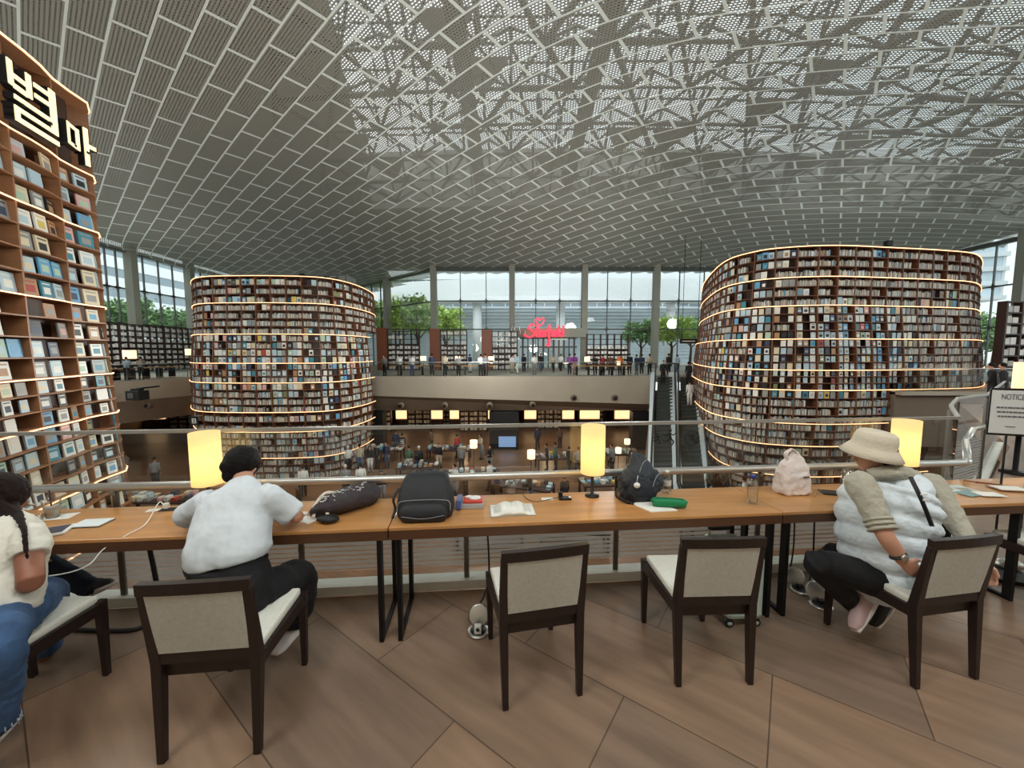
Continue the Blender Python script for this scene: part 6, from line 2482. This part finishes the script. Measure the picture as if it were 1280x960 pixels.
def small_person(x, y, z, h, rz, top, bottom, label, pose='stand', group=None, pack=None, hairc='hair', stripes=False, n=10):
    """one figure: body mesh with hands and feet; hair and clothing as children"""
    pr = thing('person', label, 'person', (x, y, z), rz, group)
    k = h / 1.7
    tm_ = mat('cloth_' + top.replace(' ', '_'), CL[top], .85)
    bm2 = mat('cloth_' + bottom.replace(' ', '_'), CL[bottom], .85)
    hz = .90 if pose != 'sit' else .47
    V = lambda a, b, c: Vector((a * k, b * k, c * k))
    body, shirt, trou, hr = MB(), MB(), MB(), MB()
    lean = .05 if pose != 'sit' else .12
    ch = V(0, lean, hz + .45)
    nk = V(0, lean + .02, hz + .58)
    hd = V(0, lean + .04, hz + .70)
    body.ell(hd, (.078 * k, .095 * k, .115 * k), M['skin'], n)
    body.tube([ch, nk, hd], .05 * k, M['skin'], 6)
    body.ell(hd + V(0, .095, -.015), (.014 * k, .02 * k, .02 * k), M['skin'], 6)
    shirt.tube([V(0, 0, hz - .06), V(0, 0, hz + .05), V(0, lean * .5, hz + .22), ch, nk - V(0, 0, .02)], [.15 * k, .155 * k, .15 * k, .185 * k, .06 * k], tm_, 12, flat=.62, side=(1, 0, 0))
    for s in (-1, 1):
        sh = ch + V(s * .17, 0, .05)
        if pose in ('sit', 'hold'):
            el = sh + V(s * .05, .08, -.27); ha = el + V(-s * .10, .24, .05)
        else:
            el = sh + V(s * .04, -.03, -.30); ha = el + V(s * .0, .08, -.24)
        body.tube([sh, el, ha], [.045 * k, .036 * k, .025 * k], M['skin'], 6)
        shirt.tube([sh - V(s * .03, 0, 0), sh, el, el.lerp(ha, .7)], [.06 * k, .062 * k, .048 * k, .04 * k], tm_, 8)
        for q in range(4):
            d = (ha - el).normalized()
            body.tube([ha, ha + d * .06 * k + V((q - 1.5) * .014, 0, 0), ha + d * .12 * k + V((q - 1.5) * .016, .01, -.01)], [.016 * k, .011 * k, .008 * k], M['skin'], 4)
        body.tube([ha, ha + V(-s * .03, .02, -.03), ha + V(-s * .035, .03, -.06)], [.014 * k, .011 * k, .009 * k], M['skin'], 4)
        hp_ = V(s * .085, 0, hz)
        if pose == 'sit':
            kn = V(s * .10, .42, hz + .02); an = V(s * .10, .44, .09)
        elif pose == 'walk':
            kn = V(s * .09, .10 * s + .06, .48); an = V(s * .09, .22 * s - .02, .09)
        else:
            kn = V(s * .09, .02, .48); an = V(s * .10, -.01, .09)
        trou.tube([hp_, kn, an], [.105 * k, .075 * k, .055 * k], bm2, 8)
        body.tube([kn, an, an - V(0, 0, .03)], [.05 * k, .038 * k, .036 * k], M['skin'], 6)
        body.tube([an + V(0, -.05, -.05), an + V(0, .05, -.045), an + V(0, .17, -.065)], [.04 * k, .045 * k, .03 * k], shoeb, 8)
    trou.tube([V(0, 0, hz - .10), V(0, 0, hz + .04)], [.13 * k, .155 * k], bm2, 10, flat=.7, side=(1, 0, 0))
    body.build('body', pr)
    if stripes:
        for q in range(4):
            shirt.tube([V(0, lean * .3, hz + .08 + q * .09), V(0, lean * .3, hz + .11 + q * .09)], .168 * k, M['white'], 12, flat=.66, side=(1, 0, 0))
    shirt.build('top', pr)
    trou.build('trousers', pr)
    hr.ell(hd + V(0, -.018, .028), (.088 * k, .098 * k, .105 * k), M['hair'] if hairc == 'hair' else mat('pale_hat', srgb(206, 200, 188), .9), n)
    hr.build('hair' if hairc == 'hair' else 'hat', pr)
    if pack:
        b_ = MB()
        b_.ell(V(0, -.20, hz + .32), (.16 * k, .10 * k, .22 * k), mat('cloth_' + pack.replace(' ', '_'), CL[pack], .85), 12)
        b_.build('backpack', pr)
    return pr


def feet(px, py, z=LOW):
    return G(px, py, z)


HALL = [  # px, py of the feet, facing, top, bottom, pose, extra, where
    (472, 586, 2.8, 'black', 'black', 'stand', {}, 'beside the foot of the middle bookcase tower'),
    (436, 591, .6, 'white', 'black', 'walk', {'hairc': 'hat'}, 'in a pale hat walking before the middle bookcase tower'),
    (450, 590, .2, 'beige', 'denim', 'stand', {}, 'browsing the lowest shelves of the middle tower'),
    (463, 590, 3.6, 'black', 'white', 'stand', {}, 'next to the browsers at the middle tower'),
    (484, 585, 3.0, 'navy', 'denim', 'stand', {'pack': 'blue'}, 'seen from behind with a big light blue rucksack'),
    (495, 568, .3, 'navy', 'denim', 'walk', {}, 'walking deeper into the hall past the striped shopper'),
    (503, 571, .1, 'black', 'grey', 'stand', {'stripes': True}, 'in a black and white striped sweater'),
    (512, 592, .4, 'green', 'white', 'walk', {}, 'carrying nothing, just above the black backpack'),
    (524, 594, .2, 'black', 'black', 'stand', {'hairc': 'hat', 'pack': 'black'}, 'in a pale cap, just above the black backpack'),
    (549, 586, 3.1, 'black', 'beige', 'walk', {}, 'walking alone in the open floor left of the book table lamps'),
    (540, 566, 1.2, 'brown', 'black', 'walk', {}, 'far off beside the shop row, left of the pillar'),
    (577, 590, .2, 'grey', 'black', 'stand', {'hairc': 'hat'}, 'in a pale cap at the book table with the left lamp'),
    (612, 590, 3.3, 'black', 'grey', 'hold', {}, 'behind the book table, facing this way in a dark jacket'),
    (602, 574, 2.2, 'beige', 'grey', 'hold', {}, 'bending over the far side of the lamp-lit book table'),
    (572, 572, .9, 'red', 'black', 'walk', {}, 'in a red top near the shop row'),
    (684, 588, 1.6, 'black', 'black', 'stand', {}, 'left one of a pair right of the slanted book table'),
    (695, 588, 1.1, 'green', 'black', 'stand', {}, 'right one of a pair right of the slanted book table'),
    (712, 592, .3, 'black', 'black', 'walk', {}, 'just left of the desk lamp shade'),
    (722, 594, -.6, 'grey', 'black', 'walk', {}, 'half behind the desk lamp shade'),
    (672, 562, .4, 'navy', 'black', 'stand', {}, 'far off at the shop row, right of the pillar'),
    (700, 560, .4, 'brown', 'black', 'stand', {}, 'far off at the shop row in front of the warm light'),
    (765, 590, 2.0, 'grey', 'black', 'stand', {}, 'in the shade behind the desk lamp'),
    (790, 598, 2.4, 'black', 'black', 'stand', {}, 'in the dark area above the rucksack'),
    (613, 615, 1.0, 'white', 'black', 'walk', {}, 'below the handrail between the posts and the packet pile'),
    (570, 622, 2.4, 'white', 'grey', 'stand', {}, 'below the handrail just right of the black backpack'),
    (380, 622, .5, 'white', 'black', 'walk', {}, 'below the handrail right of the reader in white'),
    (433, 622, .5, 'grey', 'black', 'stand', {'hairc': 'hat'}, 'below the handrail, left of two above the tote bag'),
    (452, 622, .5, 'white', 'denim', 'stand', {}, 'below the handrail, right of two above the tote bag'),
    (478, 628, .5, 'black', 'grey', 'stand', {}, 'below the handrail between tote bag and backpack'),
    (706, 640, .5, 'black', 'black', 'stand', {}, 'below the handrail just left of the lamp stem'),
    (663, 636, 1.6, 'black', 'denim', 'stand', {}, 'below the handrail behind the open book'),
    (886, 622, .6, 'green', 'black', 'stand', {}, 'below the handrail beside the second escalator'),
    (908, 624, .9, 'black', 'black', 'stand', {}, 'below the handrail, right of the escalators'),
    (930, 640, .9, 'white', 'denim', 'stand', {}, 'below the handrail behind the blue-capped bottle'),
    (948, 588, .6, 'white', 'grey', 'stand', {}, 'standing by the lowest shelves of the widest tower'),
    (1078, 616, .9, 'brown', 'black', 'stand', {}, 'below the handrail behind the tumbler'),
    (90, 618, .3, 'black', 'black', 'walk', {}, 'below the handrail behind the plastic cup'),
    (120, 612, .8, 'white', 'black', 'walk', {}, 'below the handrail right of the plastic cup'),
    (195, 612, .2, 'grey', 'black', 'stand', {}, 'below the handrail left of the desk lamp'),
    (428, 590, 1.2, 'grey', 'denim', 'stand', {}, 'closest to the shelves of the middle tower'),
]
for k, (px, py, rz, tp, bt, ps_, ex, wh) in enumerate(HALL):
    p = feet(px, py)
    small_person(p.x, p.y, LOW, 1.62 + (k * 37 % 11) * .015, rz, tp, bt, 'person in %s, %s' % (tp, wh), ps_, 'visitors in the lower hall', **ex)
BALC = [  # px, Y, facing, top, bottom, pose, where
    (481, 29.2, 2.8, 'grey', 'black', 'stand', 'closest to the middle bookcase tower'),
    (499, 29.2, 0, 'white', 'black', 'stand', 'before the first display rack, left of two in white'),
    (515, 29.2, 0, 'white', 'denim', 'stand', 'at the right edge of the first display rack'),
    (540, 29.2, .3, 'navy', 'black', 'stand', 'in front of the first grey window column'),
    (556, 29.2, 0, 'beige', 'black', 'stand', 'before the brown side of the second rack'),
    (573, 29.2, 0, 'grey', 'black', 'stand', 'before the second display rack'),
    (588, 34, 1.0, 'navy', 'white', 'stand', 'alone in the gap right of the second rack'),
    (601, 29.2, 0, 'white', 'black', 'stand', 'at the yellow-lit spot of the counter'),
    (607, 29.2, .2, 'grey', 'black', 'stand', 'just left of the reddish rack'),
    (640, 33, 0, 'white', 'beige', 'stand', 'in pale clothes at the reddish rack edge'),
    (647, 32, .5, 'pale blue', 'white', 'walk', 'in pale blue beside the entrance doors'),
    (655, 35, 0, 'black', 'black', 'walk', 'entering by the leftmost door'),
    (668, 30.2, 0, 'white', 'grey', 'stand', 'leaning on the rail before the doors'),
    (676, 36, 0, 'black', 'denim', 'walk', 'walking in through the middle door'),
    (691, 34, 3, 'beige', 'black', 'walk', 'under the lettering of the red sign'),
    (701, 36, 0, 'white', 'black', 'walk', 'in white before the right hand door'),
    (712, 31, 0, 'purple', 'black', 'stand', 'in a purple jacket, left of two in purple'),
    (719, 31.4, .4, 'purple', 'pink', 'stand', 'in a purple jacket, right of two in purple'),
    (744, 30.2, 0, 'black', 'black', 'stand', 'before the open black rack, first of four'),
    (754, 30.6, .5, 'red', 'black', 'stand', 'in a dark red top at the open black rack'),
    (763, 30.3, 0, 'brown', 'black', 'stand', 'in brown at the open black rack'),
    (775, 30.2, 0, 'orange', 'black', 'stand', 'in an orange top beside a small lamp'),
    (787, 31, 0, 'black', 'black', 'stand', 'between the open rack and the last column'),
    (796, 31, .4, 'navy', 'denim', 'stand', 'left of a close pair by the last column'),
    (802, 31.5, -.4, 'navy', 'black', 'stand', 'right of a close pair by the last column'),
    (812, 31, 0, 'beige', 'black', 'stand', 'in front of the last grey column'),
    (836, 31.0, .2, 'black', 'black', 'stand', 'with long dark hair at the top of the escalators'),
    (847, 31.6, .2, 'pale blue', 'denim', 'stand', 'in pale blue at the top of the escalators'),
]
for k, (px, Y, rz, tp, bt, ps_, wh) in enumerate(BALC):
    small_person((px - 640) / 480 * Y, Y, -.02, 1.58 + (k * 29 % 9) * .015, rz, tp, bt, 'person in %s, far balcony, %s' % (tp, wh), ps_, 'people on the far balcony')
tl, tr_, bl, br_ = P(822, 472, TOPY), P(840, 472, TOPY), P(817, 600, BOTY), P(843, 600, BOTY)
def on_esc(px, f, e2, label, tp, bt, rz, **ex):
    a = P(831 if not e2 else 859.5, 472, TOPY); b = P(830 if not e2 else 869, 600, BOTY)
    p = a.lerp(b, f)
    small_person(p.x + ex.pop('dx', 0), p.y, 0 + (LOW) * f + .10, 1.68, rz, tp, bt, label, 'stand', 'riders on the escalators', **ex)
on_esc(828, .10, 0, 'person in black with a bag riding the first escalator near its top', 'black', 'black', 3.1, dx=-.15)
on_esc(864, .12, 1, 'person in a long black coat riding high on the second escalator', 'black', 'black', 0, dx=.0)
on_esc(868, .33, 1, 'person in white clothes holding up a phone halfway on the second escalator', 'white', 'white', 0, dx=.0)
# people behind the side bridge rail
for k, (px, Y, tp, lb) in enumerate([(1180, 19.6, 'white', 'person in a white top by the rail at the right end of the widest tower'), (1192, 19.8, 'white', 'person in pale top by the widest tower, facing its shelves'), (1243, 12.2, 'black', 'seated person in black behind the notice stand, left one'), (1258, 12.0, 'black', 'seated person in black behind the notice stand, right one')]):
    z_ = 0
    small_person((px - 640) / 480 * Y, Y, z_, 1.66 if k < 2 else 1.45, .2 * k, tp, 'black' if k != 1 else 'navy', lb, 'stand', 'people on the right side bridge')
for k, (px, Y, tp) in enumerate([(158, 24.6, 'pale blue'), (176, 25.4, 'grey')]):
    small_person((px - 640) / 480 * Y, Y, -.02, 1.5, .5, tp, 'black', ['person in pale blue bending over the side balcony counter by the lamp', 'person in grey on the side balcony right of the lamp'][k], 'hold', 'people on the side balcony')
# right side bridge railing
rr_ = thing('bridge_railing', 'glass railing with steel rail along the right side bridge', 'railing')
m_ = MB(); m_.tube([(17.6, 17.35, 1.05), (24.9, 17.35, 1.05)], .03, M['inox'], 8); m_.build('top_rail', rr_)
m_ = MB(); m_.add([(17.6, 17.35, .03), (24.9, 17.35, .03), (24.9, 17.35, 1.02), (17.6, 17.35, 1.02)], [(0, 1, 2, 3)], M['bglass']); m_.build('glass_panel', rr_)

# ------------------------------------------------------------------ the uncountable far books, one object
me = bpy.data.meshes.new('books')
me.from_pydata(stuff_v, [], stuff_f)
ca = me.color_attributes.new('cover', 'FLOAT_COLOR', 'CORNER')
data = []
for c in stuff_c:
    data.extend((c[0], c[1], c[2], 1.0) * 4)
ca.data.foreach_set('color', data)
me.materials.append(M['cover'])
o = link('books', me)
tag(o, 'thousands of small books packing the shelves of the distant towers and racks', 'books', None, 'stuff')
print('individual books', n_ind, 'far books', len(stuff_f) // 6)
